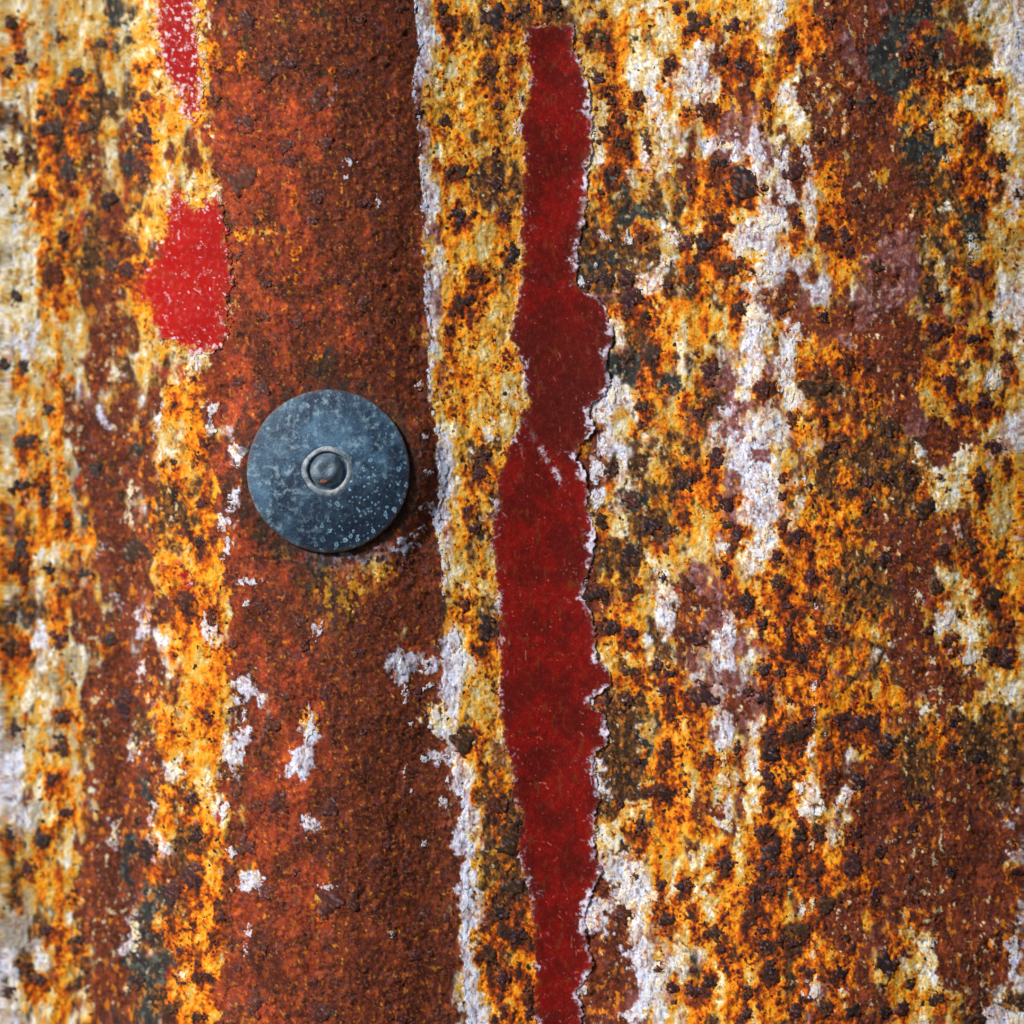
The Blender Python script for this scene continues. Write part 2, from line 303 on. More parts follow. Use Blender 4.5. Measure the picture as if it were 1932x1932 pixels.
st('o', 0, 2, [(340, 620, 60, 60), (400, 200, 60, 60), (370, 960, 40, 50), (160, 1010, 60, 60), (380, 1260, 40, 50), (230, 1740, 70, 60), (460, 1560, 40, 50), (320, 1460, 60, 40), (930, 300, 60, 160), (1150, 100, 90, 80), (950, 650, 60, 60), (850, 1100, 60, 160), (1000, 1400, 120, 60), (1200, 1730, 60, 60), (1310, 1290, 50, 50), (1890, 780, 40, 50)], 1.0)
st('d', 0, 2, [(1080, 880, 90, 80), (1040, 660, 60, 60), (980, 1280, 80, 90), (1080, 1080, 60, 70), (880, 1480, 60, 60), (800, 230, 50, 90)], 0.9)
st('w', 1, 2, [(620, 50, 60, 70), (660, 560, 40, 120), (690, 900, 60, 60), (700, 1050, 50, 120), (720, 1250, 45, 130), (720, 1500, 40, 110), (740, 1750, 45, 120), (760, 1900, 50, 60), (550, 420, 60, 30), (1640, 1050, 80, 90), (1700, 1180, 50, 40),
    (1600, 1220, 60, 60), (1440, 1330, 60, 90), (1680, 1560, 80, 60), (1700, 1760, 60, 80), (1660, 1890, 70, 40), (1480, 500, 40, 60), (1460, 620, 30, 60), (1680, 300, 45, 40), (1840, 1200, 60, 60), (1800, 1650, 50, 60), (1480, 1470, 40, 40)], 1.4)
st('c', 1, 2, [(540, 200, 70, 80), (600, 290, 50, 60), (1520, 860, 60, 80), (1700, 700, 60, 30), (1690, 560, 20, 60), (1760, 60, 30, 90), (1870, 1240, 50, 40)], 1.2)
st('m', 1, 2, [(700, 640, 30, 90), (1640, 1330, 40, 80), (1740, 1400, 60, 120), (1560, 1800, 90, 110), (1720, 1640, 60, 50), (1680, 1150, 20, 30)], 1.0)
st('b', 1, 2, [(1540, 1560, 90, 160), (1500, 1780, 100, 130), (1560, 1380, 50, 100), (1620, 160, 60, 60), (1510, 1160, 60, 40)], 1.6)
st('d', 1, 2, [(1580, 320, 100, 130), (1600, 500, 110, 100), (1540, 950, 100, 25), (1660, 130, 60, 50)], 1.5)
st('k', 1, 2, [(1640, 480, 70, 90), (1720, 800, 60, 60), (1700, 380, 60, 40)], 1.2)
st('o', 1, 2, [(1560, 690, 60, 30), (1650, 820, 60, 40), (1850, 600, 60, 60), (1500, 130, 50, 25), (1800, 760, 60, 60), (1780, 1300, 60, 60), (690, 390, 50, 40), (780, 1490, 50, 50), (890, 560, 50, 50), (900, 1700, 60, 90), (930, 1420, 60, 60), (1800, 450, 60, 50)], 1.1)
st('w', 2, 2, [(230, 200, 45, 130), (240, 330, 30, 70), (230, 560, 45, 70), (250, 800, 45, 50), (690, 730, 70, 60), (670, 600, 30, 60), (730, 900, 20, 60), (905, 660, 30, 60), (715, 370, 20, 50), (745, 180, 20, 100), (670, 1290, 30, 50), (735, 1250, 18, 60), (730, 1500, 35, 70), (745, 1740, 60, 60),
    (900, 1740, 25, 40), (110, 1180, 60, 60), (1890, 1500, 60, 90), (1870, 1380, 40, 60), (1890, 1890, 70, 50), (1760, 1880, 50, 40), (1880, 1000, 30, 50), (1830, 800, 45, 70), (300, 60, 50, 60), (640, 1130, 30, 40), (260, 700, 30, 60)], 1.3)
st('c', 2, 2, [(400, 520, 40, 200), (390, 730, 45, 160), (300, 980, 40, 160), (100, 1000, 60, 100), (160, 1260, 60, 60), (130, 1480, 60, 60), (190, 1720, 40, 120), (1390, 1520, 90, 130), (1360, 1800, 90, 90), (1820, 60, 80, 60), (1400, 150, 50, 40), (1480, 480, 40, 50), (910, 900, 20, 90), (1480, 630, 40, 50), (1800, 720, 40, 60), (1580, 180, 60, 40)], 1.1)
st('b', 2, 2, [(1200, 950, 180, 160), (1600, 900, 160, 360), (1650, 1350, 200, 300), (1120, 600, 120, 120), (1250, 1180, 110, 90), (1560, 600, 80, 100), (1500, 60, 120, 80), (300, 130, 70, 90), (1750, 1500, 100, 160), (1040, 1800, 80, 80), (880, 1330, 60, 120), (1620, 1640, 120, 80), (160, 740, 80, 80)], 1.7)
st('d', 2, 2, [(1340, 460, 90, 120), (1720, 420, 100, 60), (1800, 600, 90, 60), (1350, 640, 80, 50), (1500, 1350, 60, 120), (1700, 300, 60, 60)], 1.2)
st('o', 2, 2, [(1390, 740, 80, 40), (1300, 700, 40, 30), (1500, 420, 80, 40), (1400, 300, 80, 60), (1720, 520, 50, 50), (1310, 1310, 80, 30), (1060, 1160, 40, 60), (560, 600, 40, 90), (1000, 60, 60, 60), (910, 260, 50, 40), (640, 40, 60, 40), (660, 1000, 90, 60), (1440, 1620, 40, 40), (1460, 1830, 50, 30), (1220, 1500, 50, 80), (1880, 800, 40, 60), (1880, 1140, 50, 40), (1860, 280, 50, 40)], 1.2)

ustep = us; vstep = vs
def window(x, y, rx, ry, f=2.6):
    sx, sy = to_sheet(x, y)
    a = np.searchsorted(us, sx - rx * f - 26); b = np.searchsorted(us, sx + rx * f + 26)
    c = np.searchsorted(vs, sy - ry * f - 30); d = np.searchsorted(vs, sy + ry * f + 30)
    return slice(c, d), slice(a, b)
QU = U + 9 * n_c + 3.5 * fbm(U / 7, V / 7, 141, 2); QV = V + 10 * n_d + 3.5 * fbm(U / 7, V / 7, 151, 2)
for (m, x, y, rx, ry, s) in STROKES:
    w = window(x, y, rx, ry)
    q = ((QU[w] - x) / (rx * 1.1)) ** 2 + ((QV[w] - y) / (ry * 1.1)) ** 2
    if np.interp(y, dleft[:, 1], dleft[:, 0]) + 20 < x < np.interp(y, crack[:, 1], crack[:, 0]) - 20: s = s * 1.5
    if m == 'w' and x > 1160: s = s * 0.78
    W[i(m)][w] += F(s * 0.8) * np.exp(-q * np.sqrt(q) * 0.9)

st('k', 1, 1, [(40, 1290, 90, 60), (-60, 1400, 50, 90)], 1.0); st('d', 1, 1, [(-30, 150, 80, 60), (60, 240, 110, 40), (380, 640, 35, 120), (-20, 1480, 60, 70)], 1.2)
st('b', 2, 0, [(1000, 700, 160, 110), (1150, 700, 110, 140), (880, 200, 160, 160), (1180, 560, 140, 110), (1150, 1000, 110, 120), (600, 330, 110, 80), (720, 1500, 70, 160), (700, 1800, 90, 120), (1250, 90, 90, 80), (1700, 120, 90, 90)], 1.1)
st('d', 2, 0, [(1000, 1060, 120, 100), (1400, 1200, 120, 80), (1250, 560, 120, 90), (900, 620, 90, 90), (1500, 300, 90, 120), (950, 1350, 90, 90)], 1.0)
st('m', 2, 0, [(1000, 560, 70, 60), (1060, 1650, 110, 110), (640, 1450, 60, 60)], 0.9)
st('d', 2, 1, [(950, 560, 120, 90), (1000, 760, 140, 90), (720, 560, 70, 90), (880, 1120, 80, 60), (720, 1560, 90, 60), (980, 1500, 90, 120), (950, 1760, 90, 90)], 0.8)
# ---- dark rust scabs: (x, y, half width, half height) in each of the nine squares
SC = {
(0, 0): [(65,120,45),(120,325,50),(45,415,35),(340,215,40),(575,250,40),(290,730,75,60),(65,900,50,55),(380,960,40,60),(240,1090,50,30),(620,1140,60,50),(350,1340,45,55),(290,1560,60,70),(640,1510,45),(720,1530,45,50),(90,1680,45),(450,430,55,40),(470,720,45),(480,590,30),(235,640,45),(350,540,40),(800,950,40,50),(820,750,40,70),(825,550,35),(780,390,20),(1215,560,35),(1390,700,55,60),(1380,1010,70,70),(1620,820,50),(1840,810,55,50),(1630,910,50),(1510,410,45,40),(1400,110,50,60),(1330,170,40),(1650,360,50,35),(1800,560,50),(1780,1110,35),(1770,1260,40,50),(1450,1250,35),(1340,1450,35),(1500,1790,50),(1250,1170,20),(1890,1580,30),(1690,1830,35),(1500,1600,30)],
(1, 0): [(340,40,40),(110,110,40),(580,50,35),(605,130,45),(870,100,60),(965,100,35),(1040,50,60,30),(1190,30,50,40),(40,400,40),(440,640,35),(590,690,35),(840,400,50,60),(970,340,25,60),(880,600,30),(690,970,50,45),(610,970,35),(860,1040,60,50),(870,870,25,50),(680,1220,55,40),(920,1230,45),(690,1710,50),(780,1560,70,40),(960,1450,35,60),(610,1860,30),(130,1150,60,30),(130,1720,45),(280,1810,25),(1480,80,30),(1480,210,30),(1530,360,25),(1385,220,30,40),(1450,440,40),(1520,580,30),(1500,530,20),(1590,660,35,45),(1490,730,30),(1590,810,50,40),(1460,800,25),(1440,620,18,35),(1530,970,60,35),(1470,1090,30),(1700,560,30),(1740,820,20,70),(1700,1330,50,45),(1620,1580,45,50),(1640,1690,60,50),(1620,1770,30,25),(1730,1790,35,40),(1850,1620,40),(1380,1620,25),(1500,1580,50,35),(1900,50,40),(1860,360,40)],
(2, 0): [(80,130,60,40),(290,150,40,35),(240,340,40),(330,360,50),(480,590,40,50),(130,630,60,40),(20,630,30),(210,920,55,40),(350,1030,70,65),(640,960,55,60),(40,1070,35),(460,1070,30),(770,760,50,55),(850,800,30),(200,1230,55,50),(110,1380,45,50),(20,1380,40,35),(640,1260,40,50),(280,1520,80,45),(50,1540,40),(830,120,35,45),(620,180,40),(620,280,50,40),(790,320,25),(1270,300,40),(1400,290,60,60),(1360,390,40,35),(1680,730,50,45),(1730,460,50,30),(1570,455,30),(1800,920,45,70),(1370,1010,50,60),(1550,990,40,45),(1700,1000,30),(1680,1150,50,40),(1670,1550,70,60),(1100,1500,50,40),(1440,1680,35,30),(980,1140,25),(920,1340,40,60),(820,1300,35),(330,1740,45,40),(560,1760,30),(790,1790,35),(1500,1870,40),(1420,1880,45),(1900,1100,30),(1650,1920,60,40),(950,570,25,40),(1050,580,35)],
(0, 1): [(150,570,60,40),(120,150,45),(20,130,30),(130,820,70,40),(250,860,30,60),(270,390,30),(540,720,45,75),(800,470,30),(120,1180,50),(90,1270,50,40),(275,1290,35),(140,1350,30),(360,1410,35),(60,1560,50),(340,1680,40,60),(610,1680,45),(380,1030,40),(760,1190,60,60),(480,1310,45),(60,1720,70,50),(1340,230,35),(1480,270,50),(1340,700,30),(980,680,25),(1150,580,25),(1050,1470,45,40),(1140,920,30),(1130,1130,35),(1330,1330,20),(1470,1500,35),(1700,1580,40),(1720,1720,40),(1870,1870,30),(1320,1710,30),(1210,1570,30,50)],
(1, 1): [(1750,60,50,60),(1610,90,50,40),(1700,360,40),(1700,470,20),(1540,730,45),(810,640,45,40),(780,740,60,50),(760,1060,50,40),(710,950,30),(1640,900,50,40),(1460,1010,60,60),(1750,1040,60,50),(1850,1070,45,40),(1640,1200,50,45),(1430,1430,80,55),(820,1630,65,60),(700,1500,45,40),(560,1570,25),(1640,1410,40),(1640,1650,45,40),(1530,1610,45),(1790,1830,40,50),(1640,1870,70,40),(1850,1880,40),(1820,1330,35),(1390,1840,35),(1430,1870,25),(380,1250,25),(490,1300,45,30),(100,1760,40,20)],
(2, 1): [(150,170,40,60),(90,410,50,40),(160,340,30),(450,260,50,45),(750,260,80,60),(620,440,40,55),(800,450,25,40),(190,660,35,60),(240,910,70,50),(250,1040,40),(310,1090,35),(20,990,35),(20,800,40),(570,770,35,30),(570,870,40,35),(570,1040,35),(640,1100,40,35),(540,1220,35),(240,1290,30,50),(540,1360,45),(730,1330,40),(720,1440,35),(590,1500,35),(610,1650,25,40),(370,1470,40,50),(450,1600,25,35),(840,1650,40),(910,1410,30),(1140,1230,50,45),(1270,720,40,35),(1300,810,35,50),(1150,780,40),(1360,950,50,50),(1050,920,40),(1040,800,35),(910,550,35),(850,600,40),(1120,640,40),(1180,490,40,50),(1050,120,35),(940,120,40),(1510,230,45,50),(1580,380,60,50),(1710,340,55,45),(1840,110,40,70),(1760,600,60,55),(1830,690,40),(1680,770,50,55),(1450,770,25,18),(1480,1180,40),(1640,1150,55,45),(1800,1210,35),(1430,1390,40),(1750,1440,45,65),(1380,1640,45),(1510,1690,50,45),(1840,1610,40,50),(1740,1770,45,60),(1840,1800,45),(1570,1540,20),(500,1770,25,30),(460,1860,35,45),(680,1780,35,45),(740,1730,30),(560,1870,30),(790,1860,30),(90,1680,60,50),(30,1380,45)],
(0, 2): [(80,260,55,40),(350,200,45,40),(350,370,45,50),(340,310,50,25),(295,545,45),(370,740,60,35),(40,860,50),(240,880,45),(520,290,50,25),(380,1210,20),(160,1050,45),(265,1410,50,45),(450,1460,40),(230,1680,45),(50,1760,45,60),(150,1610,45),(700,120,40,80),(1175,190,25,30),(1280,525,22),(1380,930,50,45),(1310,1060,35,40),(1335,640,40),(1460,700,40),(1530,240,60,55),(1620,80,40),(1840,50,45),(1580,690,60,75),(1870,700,50,45),(1300,1170,40),(1250,1320,30,50),(1500,1500,30,45),(1440,1830,55,75),(1860,1250,65,60),(1510,1190,40),(1820,1870,60),(840,1380,30),(830,960,50,65),(1080,1090,50,60),(970,1190,40,60),(1110,870,50,40),(1090,650,45,40),(1200,1470,25),(1340,1620,30),(1160,1660,30),(1020,1700,20),(790,1700,30,50),(1110,1900,35),(960,1850,45),(780,780,30,40),(1020,1520,30),(1110,1590,22),(1360,1460,20)],
(1, 2): [(690,330,55,70),(440,50,45,40),(390,500,35),(880,690,50,45),(1000,790,45,40),(950,900,55,80),(970,1150,80,80),(900,1290,60,50),(1010,1430,70,40),(840,1540,40),(910,1670,50,40),(1060,1740,25,50),(930,1870,50,45),(1060,1870,25,40),(130,270,35),(210,1030,60,50),(80,1250,45),(270,920,30),(600,1330,40),(420,1540,30),(300,1680,30),(500,1530,25),(340,1910,40),(1160,510,30),(1280,210,18),(1030,420,18),(1130,1190,22),(1620,100,50,40),(1500,100,30),(1670,450,40),(1780,610,55,35),(1580,690,30),(1870,200,20,40),(1840,360,30,45),(1830,40,50,45),(1690,820,40,50),(1810,1150,30),(1840,1350,50),(1590,1310,55,50),(1660,1100,18),(1420,1430,20),(1920,1150,40),(1870,1720,40),(1800,1610,25)],
(2, 2): [(120,70,75,50),(470,80,45,60),(370,50,35,50),(600,95,22),(890,205,35,30),(1080,220,40),(980,240,45),(610,280,45,75),(480,300,50,40),(690,215,40),(830,360,35),(1150,370,45,55),(310,380,30,60),(150,440,45,45),(500,400,50,35),(480,540,35,70),(330,570,30),(590,590,30),(675,505,18),(850,520,45,50),(1000,560,45),(790,640,25),(670,860,40,65),(770,830,45,50),(480,860,60,50),(430,840,35),(490,960,50),(440,1040,35,55),(980,840,40,55),(970,1020,40,65),(240,1030,50,60),(730,1080,50,50),(520,1080,35,30),(610,1080,30),(20,1140,35,45),(820,1260,60,60),(390,1220,30,40),(400,1310,50,55),(550,1195,22,40),(480,1170,50,30),(1090,1200,30,55),(680,1400,45,40),(630,1470,40,25),(450,1410,35),(190,1420,45),(215,1510,35,40),(480,1490,70,40),(920,1440,30),(1150,1590,65,85),(700,1640,50,50),(900,1640,40,40),(500,1600,40,50),(1245,1525,18),(1290,1700,40),(1240,1850,40),(1430,1790,60,35),(60,1740,50,40),(160,1700,35),(360,1760,35,50),(800,1830,45),(960,1860,60,60),(1140,1860,40),(360,1880,50,40),(640,1850,35),(1520,1070,30),(1890,1075,45,30),(1870,900,25),(1680,410,70,50),(1880,560,40),(1540,210,40),(1540,370,40),(1380,690,40,30),(1330,650,50,30),(1210,690,50,30),(1310,1190,40,50),(1290,1110,25,30),(1110,960,40),(1300,830,35),(1670,1900,70,40),(1910,1810,35,50),(560,1450,30)],
}
SCABS = []
for (tx, ty), lst in SC.items():
    for it in lst:
        x, y = TZ(tx, ty, it[0], it[1]); SCABS.append([x, y, it[2] / 3.0, (it[3] if len(it) > 3 else it[2]) / 3.0])
SCABS = np.array(SCABS)

def in_band(x, y):
    return np.interp(y, dleft[:, 1], dleft[:, 0]) < x < np.interp(y, crack[:, 1], crack[:, 0])

halo = np.zeros(U.shape, F)
# rust bleeding out of each scab, mostly downwards
for (x, y, rx, ry) in SCABS:
    band = in_band(x, y)
    w = window(x, y + ry * 0.9, rx * 1.5, ry * 2.2)
    q = ((QU[w] - x) / (rx * 1.5)) ** 2 + ((QV[w] - y - ry * 0.9) / (ry * 2.3)) ** 2
    W[i('o')][w] += F(0.10 if band else 0.34) * np.exp(-q * q * 0.8)
    halo[w] = np.maximum(halo[w], np.exp(-q * 0.9))
    q = ((QU[w] - x) / (rx * 0.95)) ** 2 + ((QV[w] - y) / (ry * 0.95)) ** 2
    W[i('d')][w] += F(0.35 if band else 0.45) * np.exp(-q * q * 0.8)

# ------------------------------------------------------------------ which cover wins, vertex by vertex
NS = {'c': (34, 52), 'y': (30, 40), 'o': (30, 42), 'b': (44, 60), 'r': (40, 50), 'd': (30, 36), 'k': (36, 44), 'w': (30, 52), 'm': (40, 60), 't': (36, 56), 'R': (30, 40)}
score = np.empty((NM,) + U.shape, F)
left = sstep(300, 150, U)
for m, ch in enumerate(MATS):
    sx, sy = NS[ch][0] * 1.2, NS[ch][1] * (1.9 if ch in 'cyowt' else 1.4)
    n = fbm(U / sx, V / sy, 400 + 20 * m, 5, 0.50)
    n = n * (1 - left) + left * 1.1 * fbm(U / (sx * 0.9), V / (sy * 1.7), 405 + 20 * m, 4, 0.5)
    score[m] = 1.30 * W[m] + (0.36 - 0.05 * (ch == 'w')) * n
score -= score.max(0)
soft = np.exp(score / 0.07); soft /= soft.sum(0)
# inside the stained paint the rust deepens by degrees: cream, straw, ochre, orange, burnt, dark
LEVEL = {'w': -0.15, 'c': 0.06, 't': 0.25, 'y': 0.39, 'o': 0.60}
num = 0; den = 1e-4
for ch, lv in LEVEL.items():
    e_ = np.exp(score[i(ch)] / 0.24); num = num + lv * e_; den = den + e_
stage = num / den
del score, num, den, e_

PAL = {
 'c': [(226, 212, 172), (196, 176, 128), (244, 238, 216)],
 'y': [(196, 146, 58), (158, 114, 46), (222, 182, 98)],
 'o': [(216, 128, 18), (176, 84, 10), (238, 164, 44)],
 'b': [(92, 38, 20), (60, 25, 16), (122, 56, 26)],
 'r': [(134, 50, 26), (96, 33, 21), (170, 74, 30)],
 'd': [(72, 46, 28), (40, 29, 24), (116, 76, 34)],
 'k': [(44, 45, 44), (26, 28, 32), (80, 84, 78)],
 'w': [(198, 200, 212), (160, 156, 184), (236, 238, 240)],
 'm': [(120, 70, 66), (98, 50, 46), (158, 122, 130)],
 't': [(178, 148, 96), (142, 112, 66), (206, 184, 134)],
 'R': [(150, 34, 28), (120, 30, 24), (176, 60, 44)],
}
f1 = fbm(U / 20, V / 38, 701, 4, 0.6); f2 = fbm(U / 13, V / 15, 711, 4, 0.6); f3 = fbm(U / 4.5, V / 4.5, 721, 2, 0.7)
s1 = sstep(-0.2, 1.1, f1)[..., None]; s2 = sstep(0.25, 1.3, f2)[..., None]
COL = np.zeros(U.shape + (3,), F)
sf = {ch: soft[m] for m, ch in enumerate(MATS)}
for m, ch in enumerate(MATS):
    a, b, c = [lin(x) for x in PAL[ch]]
    cc = a + (b - a) * s1; cc = cc + (c - cc) * s2
    COL += soft[m][..., None] * cc
stage = stage + 0.105 * f1 + 0.05 * f2 + 0.02 * f3 + 0.32 * np.clip(halo, 0, 1.3) * (1 - 0.3 * left) - 0.02 * left
chip = sstep(-0.07, 0.07, fbm(U / 15, V / 19, 735, 4, 0.62)) + sstep(-0.05, 0.05, fbm(U / 8, V / 9, 737, 3, 0.6) - 0.6) - 0.8
stage = stage + 0.085 * chip
for sc_, sd_, thr in ((13.0, 765, 0.66), (7.5, 775, 0.76), (22.0, 785, 0.70)):
    d1_, _, di_ = worley(U / sc_ + 0.4 * n_c + 0.12 * f2, V / (sc_ * 1.15) + 0.4 * n_d, sd_)
    rr_ = 0.16 + 0.5 * np.clip(di_ - thr, 0, 1)
    stage = stage + (di_ > thr) * (0.15 * sstep(rr_ * 2.1, rr_ * 0.8, d1_ + 0.05 * f3) + 0.36 * sstep(rr_ * 1.1, rr_ * 0.7, d1_ + 0.05 * f3)) * (1 - 0.5 * left) * sstep(-0.9, 0.6, n_b + f1 * 0.4)
_sp = np.array([-0.22, -0.06, 0.09, 0.22, 0.34, 0.46, 0.58, 0.72, 0.86, 1.0])
_sc = np.array([lin(c_) for c_ in [(204, 213, 238), (232, 235, 238), (232, 220, 184), (212, 184, 116), (210, 162, 62), (228, 154, 22), (222, 120, 6), (166, 66, 6), (92, 38, 16), (48, 28, 24)]])
ST = np.stack([np.interp(stage, _sp, _sc[:, q_]) for q_ in range(3)], -1).astype(F)
ST *= (1 - 0.20 * sf['t'] - 0.05 * sf['y'])[..., None]
lav = (0.35 + blur(sf['m'] + 0.8 * sf['b'] + 0.5 * inD, 9)) * np.clip(sf['w'] * 1.3, 0, 1) * sstep(-0.7, 0.6, f1)
ST = ST + (lin((164, 162, 208)) - ST) * np.clip(0.8 * lav, 0, 0.55)[..., None]
gsh = (left * 0.8 * sstep(0.0, 1.3, n_b + 0.5 * f1) * sstep(0.5, 0.2, stage))[..., None]
ST = ST + (lin((150, 146, 124)) - ST) * gsh
bright = np.clip(sum(sf[ch] for ch in LEVEL), 0, 1)[..., None]
for m, ch in enumerate(MATS):
    if ch in LEVEL:
        a, b, c = [lin(x) for x in PAL[ch]]
        cc = a + (b - a) * s1; cc = cc + (c - cc) * s2
        COL -= soft[m][..., None] * cc
COL = np.maximum(COL, 0) + bright * ST
wz = np.clip(sf['w'] + 0.5 * sf['c'], 0, 1)
wb = sstep(0.25, 0.75, fbm(U / 8, V / 24, 745, 4, 0.62)) * wz
warm = sstep(0.15, 0.5, blur(sf['o'] + sf['y'] + sf['c'], 12))[..., None]
wcol = lin((140, 104, 112)) * (1 - warm) + lin((204, 164, 92)) * warm
COL = COL + (wcol - COL) * (0.55 * wb)[..., None]
wb2 = sstep(0.8, 1.2, fbm(U / 7, V / 15, 755, 4, 0.62)) * wz
COL = COL + (lin((120, 62, 34)) - COL) * (0.8 * wb2)[..., None]
isl = sstep(0.80, 1.25, fbm(U / 17, V / 21, 741, 4, 0.62) + 0.22 * n_a + 0.9 * np.clip(W[i('d')] - 0.1, 0, 0.6)) * sstep(0.28, 0.5, stage) * bright[..., 0]
ic = lin((84, 54, 26)) + (lin((50, 34, 28)) - lin((84, 54, 26))) * s1
COL = COL + (ic - COL) * (0.7 * isl)[..., None]
# blotches on the bare brown iron: purple oxide, burnt orange, near-black pits
io = np.clip(sf['b'] + sf['r'] + sf['m'] * 0.4, 0, 1)
bl1 = sstep(0.7, 1.5, fbm(U / 30, V / 34, 751, 4, 0.6)) * io; bl2 = sstep(0.6, 1.5, fbm(U / 26, V / 30, 761, 4, 0.65)) * io; bl3 = sstep(1.1, 1.6, fbm(U / 12, V / 12, 771, 3, 0.6)) * io
COL = COL + (lin((86, 46, 44)) - COL) * (0.75 * bl1)[..., None]
COL = COL + (lin((186, 84, 22)) - COL) * (0.36 * bl2 * (0.6 + 0.4 * orange_side))[..., None]
COL = COL + (lin((40, 26, 22)) - COL) * (0.7 * bl3)[..., None]
oth = np.clip(io + sf['d'] + 0.6 * sf['k'], 0, 1) * (1 - inD)
sp1 = sstep(1.0, 1.3, fbm(U / 15, V / 24, 805, 4, 0.56) + 0.3 * n_b) * oth; sp2 = sstep(1.4, 1.65, fbm(U / 13, V / 19, 815, 4, 0.56) + 0.3 * n_a) * oth
COL = COL + (lin((206, 122, 20)) - COL) * (0.75 * sp1)[..., None]
COL = COL + (lin((214, 196, 156)) - COL) * (0.75 * sp2)[..., None]
sp3 = sstep(0.55, 1.0, fbm(U / 12, V / 17, 845, 4, 0.6)) * np.clip(sf['d'] + 0.5 * sf['k'], 0, 1)
COL = COL + (lin((34, 26, 26)) - COL) * (0.7 * sp3)[..., None]
sp4 = sstep(0.75, 1.1, fbm(U / 11, V / 18, 855, 4, 0.6)) * np.clip(sf['d'], 0, 1)
COL = COL + (lin((168, 104, 34)) - COL) * (0.65 * sp4)[..., None]
och = sstep(1.35, 1.65, fbm(U / 11, V / 14, 825, 4, 0.62)) * io * inD
COL = COL + (lin((196, 132, 26)) - COL) * (0.65 * och)[..., None]
pp1, _, ppi = worley(U / 21 + 0.5 * n_c, V / 22 + 0.5 * n_d, 835)
ppit = (ppi > 0.6) * sstep(0.20 + 0.25 * (ppi - 0.6), 0.10, pp1 + 0.07 * f2 + 0.05 * f3) * io
COL = COL + (lin((54, 32, 36)) - COL) * (0.75 * ppit)[..., None]
lowv = fbm(U / 48, V / 75, 795, 3, 0.6)
COL = COL * (1 + io * (np.exp(0.26 * lowv) - 1))[..., None]
fk = fbm(U / 6.5, V / 7.5, 781, 3, 0.7)
COL = COL + (lin((46, 26, 20)) - COL) * ((0.25 + 0.5 * sstep(-0.6, 0.9, n_a)) * io * sstep(0.5, 1.5, fk))[..., None]
COL = COL + (lin((176, 88, 40)) - COL) * (0.42 * io * sstep(0.6, 1.6, -fk + 0.3 * f1))[..., None]
COL = COL + (lin((124, 84, 92)) - COL) * (0.5 * io * sstep(1.1, 1.8, fbm(U / 9, V / 9, 791, 3, 0.65)))[..., None]
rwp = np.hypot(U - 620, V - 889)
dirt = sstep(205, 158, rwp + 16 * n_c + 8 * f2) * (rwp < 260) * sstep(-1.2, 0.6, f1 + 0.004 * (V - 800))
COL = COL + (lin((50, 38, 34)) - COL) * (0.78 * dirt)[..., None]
run = np.exp(-((QU - 610) / 52) ** 2) * sstep(1020, 1060, QV) * sstep(1290, 1090, QV)
COL = COL + (lin((46, 42, 40)) - COL) * (0.9 * run * sstep(-1.1, 0.5, f1))[..., None]
run2 = (np.exp(-((QU - 690) / 40) ** 2 - ((QV - 1080) / 30) ** 2) + np.exp(-((QU - 620) / 34) ** 2 - ((QV - 1130) / 44) ** 2)) * sstep(-0.1, 0.7, f2)
COL = COL + (lin((186, 134, 18)) - COL) * (0.85 * np.clip(run2, 0, 1))[..., None]
run3 = np.exp(-((QU - 655) / 60) ** 2 - ((QV - 1052) / 13) ** 2) + np.exp(-((QU - 750) / 22) ** 2 - ((QV - 1035) / 12) ** 2)
COL = COL + (lin((132, 134, 156)) - COL) * (0.8 * np.clip(run3, 0, 1) * sstep(-0.5, 0.6, f2))[..., None]
up = np.exp(-((QU - 612) / 26) ** 2 - ((QV - 690) / 42) ** 2)
COL = COL + (lin((40, 32, 28)) - COL) * (0.85 * up * sstep(-0.6, 0.6, f2))[..., None]
COL *= np.exp(0.09 * f3 + 0.08 * fbm(U / 60, V / 400, 731, 2))[..., None]
# small dark pinholes and rusty freckles
w1, w2, wid = worley(U / 9 + 0.5 * n_c, V / 9 + 0.5 * n_d, 801)
pin = (wid > 0.80) * sstep(0.34, 0.16, w1)
brk = sf['c'] + sf['y'] + sf['o'] + sf['w'] * 0.6 + sf['t']
COL *= (1 - 0.62 * pin * np.clip(brk, 0, 1))[..., None] 
g1, g2, gid = worley(U / 17 + 0.6 * n_c, V / 20 + 0.6 * n_d, 811)
freck = ((gid > 0.84) * sstep(0.38, 0.24, g1 + 0.06 * f3) * np.clip(sf['c'] + sf['w'] + sf['t'] + sf['y'], 0, 1))[..., None]
COL = COL * (1 - 0.55 * freck) + lin((150, 78, 22)) * 0.55 * freck

# ------------------------------------------------------------------ relief of the sheet (millimetres)
HK = {'c': .16, 'y': .13, 'o': .10, 'b': .0, 'r': .02, 'd': -.04, 'k': -.10, 'w': .20, 'm': .03, 't': .12, 'R': .12}
H = sum(HK[ch] * sf[ch] for ch in MATS)
crust = np.clip(sf['o'] + sf['y'] + 0.5 * sf['c'] + 0.5 * sf['t'] + 0.6 * sf['d'], 0, 1)
p1, p2, pid = worley(U / 32 + 0.4 * n_c, V / 36 + 0.4 * n_d, 821)
q1, q2, qid = worley(U / 15 + 0.35 * n_c, V / 16 + 0.35 * n_d, 831)
H += crust * (0.42 * (pid - 0.4) * sstep(0.0, 0.10, p2 - p1) - 0.12 * sstep(0.10, 0.02, p2 - p1) * (gid > 0.4))
H += crust * (0.13 * (qid - 0.5) * sstep(0.0, 0.15, q2 - q1))
